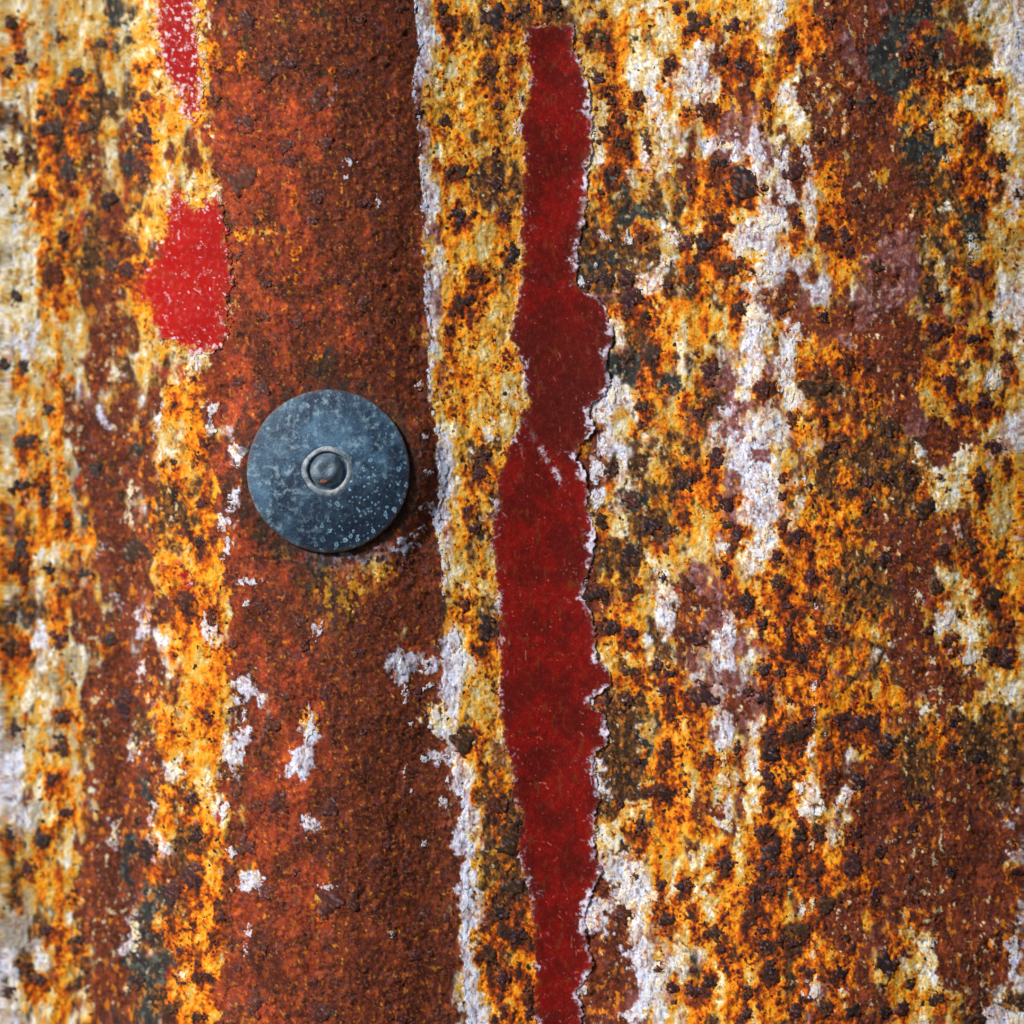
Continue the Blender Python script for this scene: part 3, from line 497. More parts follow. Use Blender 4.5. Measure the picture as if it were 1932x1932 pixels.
H += 0.07 * f1 + 0.04 * f2 * (0.5 + crust) + 0.018 * f3
iron = np.clip(sf['b'] + sf['r'] + sf['m'] + sf['d'], 0, 1)
r1, r2, rid = worley(U / 10.5 + 0.3 * f2, V / 8.5 + 0.3 * f1, 841)
pit = 0.35 + 0.9 * sstep(-0.7, 1.0, fbm(U / 55, V / 70, 881, 3))
H += pit * iron * (0.085 * (0.5 - r1) + 0.04 * fbm(U / 6, V / 5, 851, 2) + 0.13 * fbm(U / 20, V / 16, 861, 3) - 0.15 * bl3)
H += 0.10 * isl
fl1 = fbm(U / 5, V / 6, 871, 2); 
H -= 0.09 * pin + 0.14 * ppit
H = 0.52 * H + 0.05 * chip * bright[..., 0] + 0.12 * n_a * (1 - 0.5 * inD)
# pressed flat under the washer
_ws = to_sheet(620.0, 889.0); rw = np.hypot(SU - _ws[0], (SV - _ws[1]))
H = (H + (depth(us)[None, :] * 1e3 - 0.35) * sstep(230, 158, rw)).astype(F)

# picture features that paint covers: polygons of the red patches
PATCH = [
 np.array([(330,343),(347,363),(360,393),(383,387),(407,367),(420,393),(427,433),(430,483),(440,533),(427,567),(430,600),(423,644),(417,654),(393,667),(360,667),(333,647),(300,640),(287,600),(281,572),(258,548),(274,520),(293,480),(310,450),(313,417),(320,373)], float),
 np.array([(294,-30),(320,-40),(337,-40),(353,-40),(370,-20),(371,50),(377,83),(383,110),(383,140),(377,183),(380,213),(360,233),(343,213),(337,173),(317,150),(303,123),(300,93),(293,60)], float),
 np.array([(337,1074),(357,1081),(367,1104),(377,1117),(363,1124),(347,1107)], float),
]
def poly_sdf(P, u, v):
    d = np.full(u.shape, 1e9, F); ins = np.zeros(u.shape, bool)
    n = len(P)
    for a in range(n):
        x0, y0 = P[a]; x1, y1 = P[(a + 1) % n]
        ex, ey = x1 - x0, y1 - y0
        t = np.clip(((u - x0) * ex + (v - y0) * ey) / (ex * ex + ey * ey), 0, 1)
        d = np.minimum(d, np.hypot(u - x0 - t * ex, v - y0 - t * ey))
        cr = ((y0 > v) != (y1 > v)) & (u < ex * (v - y0) / ((ey if ey else 1e-9)) + x0)
        ins ^= cr
    return np.where(ins, d, -d).astype(F)

HS = blur(H, 5); HSS = blur(HS, 14)
ssd = strip_sdf(U, V)
flat = sstep(-4, 6, ssd)
for P in PATCH:
    flat = np.maximum(flat, sstep(-3, 5, poly_sdf(P, U, V)))
fs_ = sstep(-4, 6, ssd)
H = H * (1 - flat) + (HS * (1 - fs_) + HSS * fs_ - 0.12) * flat

# ------------------------------------------------------------------ mesh helpers
def mesh_obj(name, verts, faces, mat, parent=None, colors=None, smooth=True, quads=True):
    me = bpy.data.meshes.new(name)
    verts = np.asarray(verts, np.float32); faces = np.asarray(faces, np.int32)
    n = faces.shape[1]
    me.vertices.add(len(verts)); me.vertices.foreach_set('co', verts.ravel())
    me.loops.add(faces.size); me.loops.foreach_set('vertex_index', faces.ravel())
    me.polygons.add(len(faces)); me.polygons.foreach_set('loop_start', np.arange(0, faces.size, n, dtype=np.int32))
    me.polygons.foreach_set('use_smooth', np.full(len(faces), smooth))
    if colors is not None:
        at = me.attributes.new('Cover', 'FLOAT_COLOR', 'POINT')
        cc = np.ones((len(verts), 4), np.float32); cc[:, :3] = colors
        at.data.foreach_set('color', cc.ravel())
    me.update(calc_edges=True); me.validate()
    me.materials.append(mat)
    o = bpy.data.objects.new(name, me); col.objects.link(o)
    if parent is not None: o.parent = parent
    return o

SHEET_Z = BASE - (MARG + 966) * S        # bottom edge of the piece of sheet
def fidx(a, x): return np.interp(x, a, np.arange(len(a)))
def relief(su, sv, A=None):
    A = H if A is None else A
    x = fidx(us, su); y = fidx(vs, sv)
    xi = np.clip(x.astype(int), 0, NU - 2); yi = np.clip(y.astype(int), 0, NV - 2); xf = x - xi; yf = y - yi
    return (A[yi, xi] * (1 - xf) + A[yi, xi + 1] * xf) * (1 - yf) + (A[yi + 1, xi] * (1 - xf) + A[yi + 1, xi + 1] * xf) * yf
def place(su, sv, h_mm):
    """sheet coordinates + relief -> metres, relative to the sheet's base"""
    return np.stack([(su - CX) * S, depth(su) - np.asarray(h_mm) * 1e-3, BASE - SHEET_Z - (sv - CY) * S], -1)

# ------------------------------------------------------------------ materials
def newmat(name):
    m = bpy.data.materials.new(name); m.use_nodes = True
    nt = m.node_tree; b = nt.nodes['Principled BSDF']
    return m, nt, b
def node(nt, t, **kw):
    n = nt.nodes.new(t)
    for k_, v_ in kw.items(): setattr(n, k_, v_)
    return n
def noise(nt, vec, scale, detail=3, rough=0.6):
    n = node(nt, 'ShaderNodeTexNoise'); n.inputs['Scale'].default_value = scale; n.inputs['Detail'].default_value = detail; n.inputs['Roughness'].default_value = rough
    nt.links.new(vec, n.inputs['Vector']); return n
def ramp(nt, fac, stops):
    r = node(nt, 'ShaderNodeValToRGB'); e = r.color_ramp.elements
    while len(e) < len(stops): e.new(0.5)
    for el, (p, c) in zip(e, stops):
        el.position = p; el.color = (*c, 1) if len(c) == 3 else c
    nt.links.new(fac, r.inputs[0]); return r
def mapr(nt, fac, a, b, c, d):
    r = node(nt, 'ShaderNodeMapRange'); nt.links.new(fac, r.inputs[0])
    for k_, v_ in zip((1, 2, 3, 4), (a, b, c, d)): r.inputs[k_].default_value = v_
    return r
def mixc(nt, fac, a, b, mode='MIX'):
    n = node(nt, 'ShaderNodeMix', data_type='RGBA', blend_type=mode)
    for sock, val in ((n.inputs[0], fac), (n.inputs[6], a), (n.inputs[7], b)):
        if hasattr(val, 'links'): nt.links.new(val, sock)
        elif isinstance(val, (int, float)): sock.default_value = val
        else: sock.default_value = (*[float(x) for x in val], 1)
    return n.outputs[2]
def bump(nt, height, dist, strength=1.0, normal=None):
    b = node(nt, 'ShaderNodeBump'); b.inputs['Distance'].default_value = dist; b.inputs['Strength'].default_value = strength
    nt.links.new(height, b.inputs['Height'])
    if normal is not None: nt.links.new(normal, b.inputs['Normal'])
    return b.outputs[0]

def cover_material(name, rough, spec, grain, bump_mm, freq=3800):
    m, nt, b = newmat(name)
    geo = node(nt, 'ShaderNodeNewGeometry'); at = node(nt, 'ShaderNodeAttribute', attribute_name='Cover')
    n1 = noise(nt, geo.outputs['Position'], freq, 4, 0.7)
    g = mapr(nt, n1.outputs['Fac'], 0.3, 0.7, 1 - grain, 1 + grain)
    c = node(nt, 'ShaderNodeVectorMath', operation='SCALE'); nt.links.new(at.outputs['Color'], c.inputs[0]); nt.links.new(g.outputs[0], c.inputs['Scale'])
    nt.links.new(c.outputs[0], b.inputs['Base Color'])
    b.inputs['Roughness'].default_value = rough; b.inputs['Specular IOR Level'].default_value = spec
    nt.links.new(bump(nt, n1.outputs['Fac'], bump_mm * 1e-3), b.inputs['Normal'])
    return m
M_sheet = cover_material('rusted_steel', 0.80, 0.20, 0.12, 0.14, 2800)
M_paint = cover_material('old_red_paint', 0.6, 0.08, 0.16, 0.03, 5200)
M_white = cover_material('old_white_paint', 0.7, 0.25, 0.18, 0.12)

# ------------------------------------------------------------------ the sheet
sheet = bpy.data.objects.new('corrugated_sheet', None); col.objects.link(sheet)
sheet.location = (0, 0, SHEET_Z); sheet.empty_display_size = 0.05
sheet['label'] = 'rusty corrugated metal sheet with brown and orange bands and peeling red and white paint'
sheet['category'] = 'metal sheet'

P3 = place(SU.ravel(), SV.ravel(), H.ravel())
idx = np.arange(NU * NV).reshape(NV, NU)
quads = np.stack([idx[:-1, :-1], idx[1:, :-1], idx[1:, 1:], idx[:-1, 1:]], -1).reshape(-1, 4)
# turned-back rim, 1 mm of metal, and a plain back
rim = np.concatenate([idx[0, :-1], idx[:-1, -1], idx[-1, :0:-1], idx[:0:-1, 0]])
base_n = len(P3)
bx, bz = P3[rim, 0], P3[rim, 2]
back_rim = np.stack([bx, depth(us[0] * 0 + bx / S + CX) + 1.6e-3, bz], -1)
bi = base_n + np.arange(len(rim)); nx = np.roll(bi, -1)
rimq = np.stack([rim, np.roll(rim, -1), nx, bi], -1)
cu = us[::12]; cu = np.append(cu, us[-1]) if cu[-1] != us[-1] else cu
bk = np.concatenate([place(cu, np.full(len(cu), vs[0]), -1.6), place(cu, np.full(len(cu), vs[-1]), -1.6)])
b0 = base_n + len(rim); nb = len(cu); ar = np.arange(nb - 1)
backq = np.stack([b0 + ar, b0 + ar + 1, b0 + nb + ar + 1, b0 + nb + ar], -1)
allv = np.concatenate([P3, back_rim, bk])
cc = np.concatenate([COL.reshape(-1, 3), np.tile(lin((96, 50, 30)), (len(rim) + len(bk), 1))])
mesh_obj('sheet_metal', allv, np.concatenate([quads, rimq, backq]), M_sheet, sheet, cc)
del P3, allv, quads

# ------------------------------------------------------------------ paint films: cut from a fine grid along a ragged outline
def film(name, box, step, sdf, thick, color, mat, soft_edge=2.6, A=None, lift=None, raw=False):
    """box in picture units, sdf(u, v) > 0 inside, thickness in mm"""
    (u0, v0), (u1, v1) = box
    pu, pv = np.meshgrid(np.arange(u0, u1 + step, step, dtype=F), np.arange(v0, v1 + step, step, dtype=F))
    s = sdf(pu, pv)
    ins = s > 0
    fa = ins[:-1, :-1] | ins[1:, :-1] | ins[1:, 1:] | ins[:-1, 1:]
    if not fa.any(): return None
    gy, gx = np.gradient(s, step); g2 = np.maximum(gx * gx + gy * gy, 0.15)
    mv = np.where(ins, 0, -s)
    pu2 = pu + np.clip(mv * gx / g2, -step, step); pv2 = pv + np.clip(mv * gy / g2, -step, step)
    ii = np.arange(s.size).reshape(s.shape)
    q = np.stack([ii[:-1, :-1], ii[1:, :-1], ii[1:, 1:], ii[:-1, 1:]], -1)[fa]
    used, inv = np.unique(q, return_inverse=True)
    q = inv.reshape(-1, 4)
    uu, vv, sd = pu2.ravel()[used], pv2.ravel()[used], s.ravel()[used]
    su, sv = to_sheet(uu, vv)
    t = np.where(sd > 0, thick * sstep(0, soft_edge, sd), -0.10)
    if lift is not None: t = t + np.where(sd > 0, lift(uu, vv, sd), 0)
    h = relief(su, sv, HS if A is None else A) + t
    if raw: return place(su, sv, h), q, color(uu, vv, sd)
    return mesh_obj(name, place(su, sv, h), q, mat, sheet, color(uu, vv, sd))

def under(u, v):
    su, sv = to_sheet(u, v)
    return np.stack([relief(su, sv, COL[..., q_]) for q_ in range(3)], -1)
def mixto(c, target, f): return c + (np.asarray(target) - c) * f[:, None]

def strip_color(u, v, sd):
    a = lin((116, 14, 10)); b = lin((88, 14, 10)); c_ = lin((76, 20, 16))
    n1 = fbm(u / 70, v / 90, 901, 3); n2 = fbm(u / 12, v / 12, 911, 3); n3 = fbm(u / 4, v / 4, 921, 2)
    cc = a + (b - a) * sstep(-0.8, 1.0, n1)[:, None]
    old = sstep(-10, 12, (u - 975) * 0.78 - (v - 800) + 8 * n2) * sstep(560, 660, v + 12 * n2)   # older coat above the diagonal tear
    cc = cc + (c_ - cc) * (old * 0.75)[:, None]
    cc = cc * np.exp(0.10 * n2 + 0.10 * n3)[:, None]
    mauve = sstep(16, 2, sd + 4 * n2) * 0.40
    cc = mixto(cc, lin((96, 44, 52)), mauve)
    right = (along(SR, v) - u) < (u - along(SL, v))
    pt = fbm(u / 60, v / 34, 905, 3)
    edge = np.where(right, sstep(10, 1.0, sd + 4.5 * n2 + 2.2 * n3 - 4.5 * pt), sstep(6, 0, sd + 4 * n2 + 2.2 * n3 - 4 * pt + 2.5) * 0.8)
    cc = mixto(cc, lin((206, 200, 222)), np.clip(edge, 0, 1) * (0.35 + 0.6 * sstep(-0.3, 0.8, pt)))
    wf1, _, wid_ = worley(u / 9 + 0.8 * n1 + 0.25 * n2, v / 9 + 0.8 * perlin(u / 31, v / 31, 907), 931)
    sp = (wid_ > 0.90) * sstep(0.20 * (0.5 + 5 * (wid_ - 0.9)), 0.03, wf1)
    cc = mixto(cc, lin((214, 130, 112)), sp * 0.7)
    near = np.exp(-sd / 12)
    sp2 = (wid_ < 0.30) * sstep(0.30, 0.14, wf1) * near * sstep(-0.2, 0.9, pt)
    cc = mixto(cc, lin((215, 205, 225)), np.clip(sp2 * 1.4, 0, 1))
    df1, _, did = worley(u / 40 + 0.3 * n2, v / 46, 941)
    dk = (did > 0.86) * sstep(0.16, 0.06, df1 + 0.03 * n3)
    cc = mixto(cc, lin((46, 24, 18)), dk * 0.8)
    # chalky bloom, fine dirt, hair scratches
    cc = mixto(cc, lin((150, 62, 54)), sstep(0.9, 2.2, fbm(u / 3.0, v / 3.4, 971, 2) + 0.5 * n2) * 0.35)
    cc = mixto(cc, lin((60, 16, 12)), sstep(0.3, 1.6, fbm(u / 18, v / 26, 975, 4, 0.65)) * 0.45)
    scr = sstep(0.035, 0.0, np.abs(perlin(u / 22 + 0.15 * n1, v / 260, 981))) * sstep(0.6, 1.3, perlin(u / 40, v / 70, 983))
    cc = mixto(cc, lin((190, 120, 112)), scr * 0.5)
    tx_ = (u - 972) * 0.527 + (v - 780) * 0.85; ty_ = (u - 972) * 0.85 - (v - 780) * 0.527      # pale tear running down to the right
    tear = sstep(9, 2.0, np.abs(ty_ - 6) + 5.0 * np.abs(n2) + 3.0 * n3) * sstep(-6, 6, tx_) * sstep(172, 150, tx_ + 8 * n2) * (0.15 + 0.85 * sstep(66, 84, tx_ + 10 * n2)) * sstep(-0.9, 0.1, perlin(tx_ / 16, ty_ / 30, 993))
    cc = mixto(cc, lin((196, 196, 214)), np.clip(tear, 0, 1) * 0.9)
    bleed = sstep(0.9, 1.7, fbm(u / 14, v / 34, 987, 4, 0.62) + 0.7 * np.exp(-sd / 14))
    cc = mixto(cc, lin((104, 50, 22)), bleed * 0.6)
    ph, _, phi_ = worley(u / 24 + 0.4 * n1, v / 24, 989)
    cc = mixto(cc, lin((58, 30, 18)), (phi_ > 0.72) * sstep(0.13, 0.05, ph + 0.03 * n3) * 0.85)
    ub = under(u, v)
    thin = np.where(right, sstep(3.5, 0.0, sd + 1.5 * n3 + 3.0 * pt), sstep(9, 0, sd + 3.0 * n2 + 2.0 * n3 + 2.5 * pt))
    return mixto(cc, ub, np.clip(thin, 0, 1) * 0.85)

def strip_lift(u, v, sd):
    right = sstep(30, 8, along(SR, v) - u)
    curl = np.exp(-sd / 7) * right * (0.18 + 0.30 * sstep(-0.2, 1.2, fbm(u / 45, v / 45, 951, 2)))
    return curl * 0.8 + 0.008 * perlin(u / 16, v / 16, 961) + 0.008 * perlin(u / 5, v / 5, 962) + 0.10 * sstep(-6, 10, (u - 975) * 0.78 - (v - 800)) * sstep(560, 660, v)
o = film('red_paint_strip', ((900, 30), (1180, 1932 + MARG - 10)), 1.7, strip_sdf, 0.15, strip_color, M_paint, 2.4, A=HSS, lift=strip_lift)
o['label'] = 'long dark red strip of paint with pale ragged edges'

def patch_color(seed, whites, bright):
    def f(u, v, sd):
        n1 = fbm(u / 40, v / 50, seed, 3); n2 = fbm(u / 12, v / 14, seed + 10, 4, 0.65); n3 = fbm(u / 4, v / 4, seed + 20, 2)
        cc = lin((160, 13, 9)) * bright * np.exp(0.10 * n1 + 0.08 * n3)[:, None]
        cc = mixto(cc, lin((134, 40, 20)) * bright, sstep(0.2, 1.4, n1) * 0.5)
        wf1, _, wid_ = worley(u / 12 + 0.6 * n1 + 0.2 * n2, v / 12 + 0.6 * n2, seed + 30)
        cc = mixto(cc, lin((222, 200, 205)), (wid_ > 0.84) * sstep(0.9 * (wid_ - 0.78) * 2, 0.03, wf1) * 0.85)
        wh = sstep(0.25, 0.7, n2 + whites(u, v) + 1.0 * np.exp(-sd / 9) - 0.95)
        cc = mixto(cc, lin((216, 196, 208)), np.clip(wh, 0, 1) * 0.9)
        pk = sstep(0.1, 1.4, fbm(u / 8, v / 10, seed + 40, 3) + 0.8 * np.exp(-sd / 12) - 0.3)
        cc = mixto(cc, lin((176, 84, 86)), pk * 0.42)
        return mixto(cc, under(u, v), sstep(13, 0, sd + 5.5 * n2 + 2.0 * n3) * 0.95)
    return f
def psdf(P, seed, amp):
    return lambda u, v: poly_sdf(P, u, v) + 4.0 + amp * fbm(u / 12, v / 12, seed, 3) + 0.5 * amp * perlin(u / 4, v / 4, seed + 9)
def pbox(P, m=14): return (tuple(P.min(0) - m), tuple(P.max(0) + m))
o = film('red_paint_patch', pbox(PATCH[0]), 1.6, psdf(PATCH[0], 1001, 4.0), 0.16,
     patch_color(1011, lambda u, v: 0.75 * sstep(625, 660, v) + 0.7 * sstep(420, 370, v) - 0.55, 1.0), M_paint)
o['label'] = 'bright red paint patch with white specks beside the orange crust'
o = film('red_paint_patch', pbox(PATCH[1]), 1.6, psdf(PATCH[1], 1101, 4.5), 0.14,
     patch_color(1111, lambda u, v: 0.35 + 0.4 * sstep(140, 200, v), 0.85), M_paint)
o['label'] = 'red paint patch mottled with white flakes at the sheet top'
o = film('red_paint_patch', pbox(PATCH[2]), 1.6, psdf(PATCH[2], 1201, 3.0), 0.12,
     patch_color(1211, lambda u, v: 0 * u - 0.5, 0.85), M_paint)
o['label'] = 'small red paint remnant in the orange crust'

# white ragged paint edge along the crack, in the pieces it has broken into
def white_color(seed, tint=(206, 221, 246), dirt=(150, 154, 190), k_=0.6, fade=3.0):
    def f(u, v, sd):
        n2 = fbm(u / 9, v / 11, seed, 3); n3 = fbm(u / 3.5, v / 3.5, seed + 7, 2)
        cc = np.tile(lin(tint), (len(u), 1)) * np.exp(0.10 * n3)[:, None]
        cc = mixto(cc, lin(dirt), sstep(0.0, 1.3, n2) * k_)
        cc = mixto(cc, lin((120, 70, 40)), sstep(1.0, 1.8, n3 + 0.4 * n2) * 0.5)
        worn = sstep(0.2, 1.2, fbm(u / 6, v / 9, seed + 15, 3, 0.65)) * 0.75
        return mixto(cc, under(u, v), np.clip(sstep(fade, 0.0, sd + 1.2 * n3 + 0.8 * n2) * 0.9 + 0.12 + worn, 0, 0.97))
    return f
cw_v = np.array([-300, 0, 60, 130, 190, 260, 330, 400, 470, 540, 620, 700, 760, 830, 880, 950, 1020, 1080, 1180, 1240, 1300, 1400, 1500, 1600, 1700, 1800, 1932, 2300], float)
cw_w = np.array([3.0, 3.0, 5.0, 4.5, 6.0, 3.0, 5.5, 6.0, 5.5, 5.0, 6.5, 5.0, 4.5, 6.5, 9.5, 9.0, 8.0, 4.5, 2.5, 2.0, 1.0, 4.5, 6.0, 7.0, 8.0, 8.5, 9.0, 9.0])
def crack_sdf(v_a, v_b):
    def f(u, v):
        c0 = along(crack, v) + 3 * perlin(u * 0 + 5.5, v / 22, 1301)
        w = np.interp(v, cw_v, cw_w).astype(F) * (0.42 + 0.50 * perlin(v / 19, u * 0 + 2.2, 1311)) + 1.7 * fbm(u / 7, v / 8, 1321, 3)
        return np.minimum(np.minimum(w - np.abs(u - c0 - 2), v - v_a), v_b - v)
    return f
for a, b in [(0, 196), (214, 640), (640, 1130), (1395, 1932)]:
    v_a = a if a else -MARG + 8; v_b = b if b < 1932 else 1932 + MARG - 10
    o = film('white_paint_edge', ((745, v_a - 4), (930, v_b + 4)), 1.6, crack_sdf(v_a, v_b), 0.07, white_color(1331 + a), M_white, 2.2)

# ------------------------------------------------------------------ loose flakes of white and cream paint: (x, y, half width, half height[, turn])
FL = {
(0, 0): [(905, 1400, 25, 40), (1085, 1420, 18, 40), (1110, 1500, 20, 22), (1215, 1735, 14, 60, -0.2), (1250, 1885, 40, 30), (1040, 280, 14, 80), (1090, 380, 45, 30), (1120, 520, 30, 45), (1000, 500, 45, 25), (905, 190, 40, 45), (1060, 200, 25, 30)],
(0, 1): [(655, 190, 35, 50), (1200, 390, 45, 40), (1195, 490, 28, 35), (1350, 640, 40, 55), (1330, 900, 36, 60), (1270, 1020, 30, 40), (1290, 1160, 26, 60, -0.3), (1400, 1360, 72, 22), (1395, 1490, 22, 25), (1795, 1630, 28, 50), (1180, 1630, 40, 80), (740, 840, 22, 55), (735, 1000, 24, 60, 0.2), (1080, 130, 26, 50, -0.3), (810, 1610, 22, 50), (800, 1860, 25, 60), (900, 440, 26, 90, -0.2), (915, 640, 22, 60, -0.4)],
(0, 2): [(270, 170, 40, 65), (1385, 25, 45, 65), (1385, 180, 20, 38), (1380, 310, 32, 80), (1310, 430, 36, 80, 0.3), (1755, 240, 34, 100), (1745, 400, 22, 38), (1750, 790, 36, 42, -0.5), (1265, 710, 28, 55), (1310, 960, 26, 38), (1420, 1130, 40, 45, 0.6), (1405, 1410, 24, 38), (1390, 1510, 13, 38), (990, 490, 52, 45), (920, 930, 42, 32), (765, 1430, 30, 95), (755, 360, 28, 42), (650, 860, 20, 75, -0.3), (545, 560, 18), (1850, 1160, 60, 18), (1030, 1660, 26), (720, 1730, 22)],
(1, 0): [(1490, 1335, 18, 45, 0.7), (1440, 1500, 13, 22), (1620, 1350, 26, 40), (1850, 1480, 22, 38), (1890, 1330, 55, 45), (1375, 1600, 35, 32), (1430, 730, 18, 60), (1020, 600, 14, 70, 0.3), (985, 720, 14, 50), (40, 915, 30, 30), (210, 1145, 14, 35), (20, 1005, 20, 16)],
(1, 1): [(1375, 1370, 22, 28), (1530, 310, 32, 60, -0.3), (1430, 400, 12, 60), (1480, 580, 20, 42), (1440, 730, 32, 85), (1445, 900, 30, 42), (1490, 145, 20, 30), (350, 1850, 48, 45), (480, 1820, 22, 30), (640, 1690, 34, 50), (660, 1820, 36, 65), (580, 1280, 22, 50), (580, 1380, 12, 60), (440, 250, 20, 30), (470, 540, 25, 35), (490, 740, 35, 20)],
(1, 2): [(365, 70, 18, 60), (500, 20, 42, 16, 0.5), (475, 430, 24, 28), (395, 235, 12, 18), (358, 505, 16, 28), (395, 615, 14), (580, 680, 24, 34, 0.6), (600, 555, 14, 25), (465, 915, 17, 22), (285, 1420, 13, 20), (530, 200, 42, 55), (600, 290, 40, 50), (550, 420, 40, 22), (1360, 1730, 40, 50, 0.6), (1415, 110, 20, 45), (1430, 480, 16, 60), (1460, 610, 16, 55), (1440, 860, 24, 40), (1640, 1110, 36, 40), (1590, 1200, 40, 20, 0.6), (1660, 1570, 45, 42), (1630, 1890, 45, 34), (1730, 1770, 38, 55), (1745, 1210, 40, 40)],
(2, 0): [(600, 1100, 36, 55), (480, 1250, 70, 42), (430, 1545, 55, 22), (420, 1790, 52, 60), (650, 1880, 32, 55), (300, 720, 14), (540, 920, 26, 45), (700, 860, 26, 55), (90, 500, 22, 75), (540, 60, 18, 55), (1635, 1390, 22, 80), (1415, 715, 20, 25), (1505, 895, 30, 20), (1870, 250, 32, 120), (1760, 620, 22, 38), (430, 960, 40, 60), (250, 830, 70, 25)],
(2, 1): [(620, 290, 42, 36), (595, 140, 26, 120, -0.3), (680, 230, 14), (400, 520, 60, 48), (470, 1080, 42, 45), (430, 1190, 34, 42), (470, 790, 26, 42), (1770, 230, 32, 40), (1330, 1440, 28), (1505, 1570, 46, 55), (1620, 1790, 42, 62), (750, 1500, 13, 20), (690, 790, 12, 32), (350, 700, 50, 40), (250, 1600, 36, 60), (220, 1160, 30, 30)],
(2, 2): [(695, 740, 55, 42, -0.5), (735, 910, 16, 40), (785, 680, 12, 18), (905, 660, 18, 25), (715, 375, 14, 35), (250, 800, 32, 38), (670, 1290, 20, 38), (730, 1310, 11), (900, 1530, 13, 20), (745, 1740, 38, 55), (900, 1740, 18), (685, 1760, 18), (860, 1860, 11), (735, 1250, 14, 32), (740, 20, 16, 38), (1885, 1890, 50, 36), (810, 290, 10), (225, 560, 36, 50), (230, 430, 22, 40), (670, 600, 14, 60, -0.3), (1880, 1500, 36, 60), (745, 190, 12, 60)],
}
kf = 0
for (tx, ty), lst in FL.items():
    for it in lst:
        x, y = TZ(tx, ty, it[0], it[1]); rx = it[2] / 3.0; ry = (it[3] if len(it) > 3 else it[2]) / 3.0; tn = it[4] if len(it) > 4 else 0.0
        kf += 1; sd0 = 2000 + 31 * kf
        ca, sa = math.cos(tn), math.sin(tn)
        def fsdf(u, v, x=x, y=y, rx=rx, ry=ry, ca=ca, sa=sa, sd0=sd0):
            a = ((u - x) * ca - (v - y) * sa) / rx; b = ((u - x) * sa + (v - y) * ca) / ry
            m_ = min(rx, ry)
            return (1 - np.hypot(a, b)) * m_ + m_ * 0.5 * fbm(u / (m_ * 0.9 + 2), v / (m_ * 1.3 + 2), sd0, 4, 0.7)
        R_ = max(rx, ry) * 1.5 + 4
        cream = (x > 1150 or x < 420) and rng.rand() < 0.5
        tint = (236, 226, 196) if cream else (220, 225, 236)
        dirt = (206, 164, 84) if cream else ((190, 168, 130) if x > 1150 or x < 420 else (160, 150, 184))
        film('paint_flake', ((x - R_, y - R_), (x + R_, y + R_)), max(1.5, min(rx, ry) / 6), fsdf, 0.05 + 0.07 * rng.rand(),
             white_color(sd0 + 3, tint, dirt, 0.6, 0.55 * min(rx, ry)), M_white, 2.0)

# ------------------------------------------------------------------ rust scabs
def scab_material():
    m, nt, b = newmat('dark_rust_scab')
    geo = node(nt, 'ShaderNodeNewGeometry'); oi = node(nt, 'ShaderNodeObjectInfo')
    n1 = noise(nt, geo.outputs['Position'], 1500, 4, 0.65); n2 = noise(nt, geo.outputs['Position'], 4200, 3, 0.7)
    n3 = noise(nt, geo.outputs['Position'], 120, 1, 0.5)
    add = node(nt, 'ShaderNodeMath', operation='MULTIPLY_ADD'); nt.links.new(oi.outputs['Random'], add.inputs[0]); add.inputs[1].default_value = 0.22; nt.links.new(n3.outputs['Fac'], add.inputs[2])
    tone = ramp(nt, add.outputs[0], [(0.38, lin((74, 40, 30))), (0.56, lin((62, 40, 42))), (0.75, lin((60, 48, 36)))])
    c = mixc(nt, ramp(nt, n1.outputs['Fac'], [(0.36, (0, 0, 0)), (0.62, (1, 1, 1))]).outputs[0], lin((34, 24, 24)), tone.outputs[0])
    c = mixc(nt, ramp(nt, n1.outputs['Fac'], [(0.60, (0, 0, 0)), (0.74, (1, 1, 1))]).outputs[0], c, lin((128, 74, 30)))
    c = mixc(nt, ramp(nt, n2.outputs['Fac'], [(0.62, (0, 0, 0)), (0.78, (1, 1, 1))]).outputs[0], c, lin((132, 104, 116)))  # fine pale highlights put into the scab colour
    nt.links.new(c, b.inputs['Base Color'])
    b.inputs['Roughness'].default_value = 0.6; b.inputs['Specular IOR Level'].default_value = 0.15
    nb_ = bump(nt, n1.outputs['Fac'], 0.2e-3); nb_ = bump(nt, n2.outputs['Fac'], 0.22e-3, 1.0, nb_)
    nt.links.new(nb_, b.inputs['Normal'])
    return m
M_scab = scab_material()

def scab_shape(seed, n=12):
    r = np.random.RandomState(seed)
    ang = np.linspace(0, 2 * np.pi, n, endpoint=False) + r.uniform(-0.16, 0.16, n)
    out = 1 + 0.16 * np.sin(2 * ang + r.rand() * 6) + 0.12 * np.sin(3 * ang + r.rand() * 6) + r.uniform(-0.22, 0.16, n)
    vv = []
    for rad, h0, h1 in ((1.0, -0.35, -0.2), (0.80, 0.35, 0.7), (0.42, 0.45, 1.0)):
        for k_ in range(n):
            j = out[k_] * rad * (1 + r.uniform(-0.08, 0.08))
            vv.append((math.cos(ang[k_]) * j, math.sin(ang[k_]) * j, r.uniform(h0, h1)))
    vv.append((r.uniform(-.1, .1), r.uniform(-.1, .1), r.uniform(0.3, 0.9)))
    ff = []
    for ring in (0, 1):
        for k_ in range(n):
            a, b_ = ring * n + k_, ring * n + (k_ + 1) % n
            ff += [(a, b_, b_ + n), (a, b_ + n, a + n)]
    c_ = 3 * n
    ff += [(2 * n + k_, 2 * n + (k_ + 1) % n, c_) for k_ in range(n)]
    return np.array(vv), np.array(ff)
SHAPES = [scab_shape(3000 + q_) for q_ in range(24)]
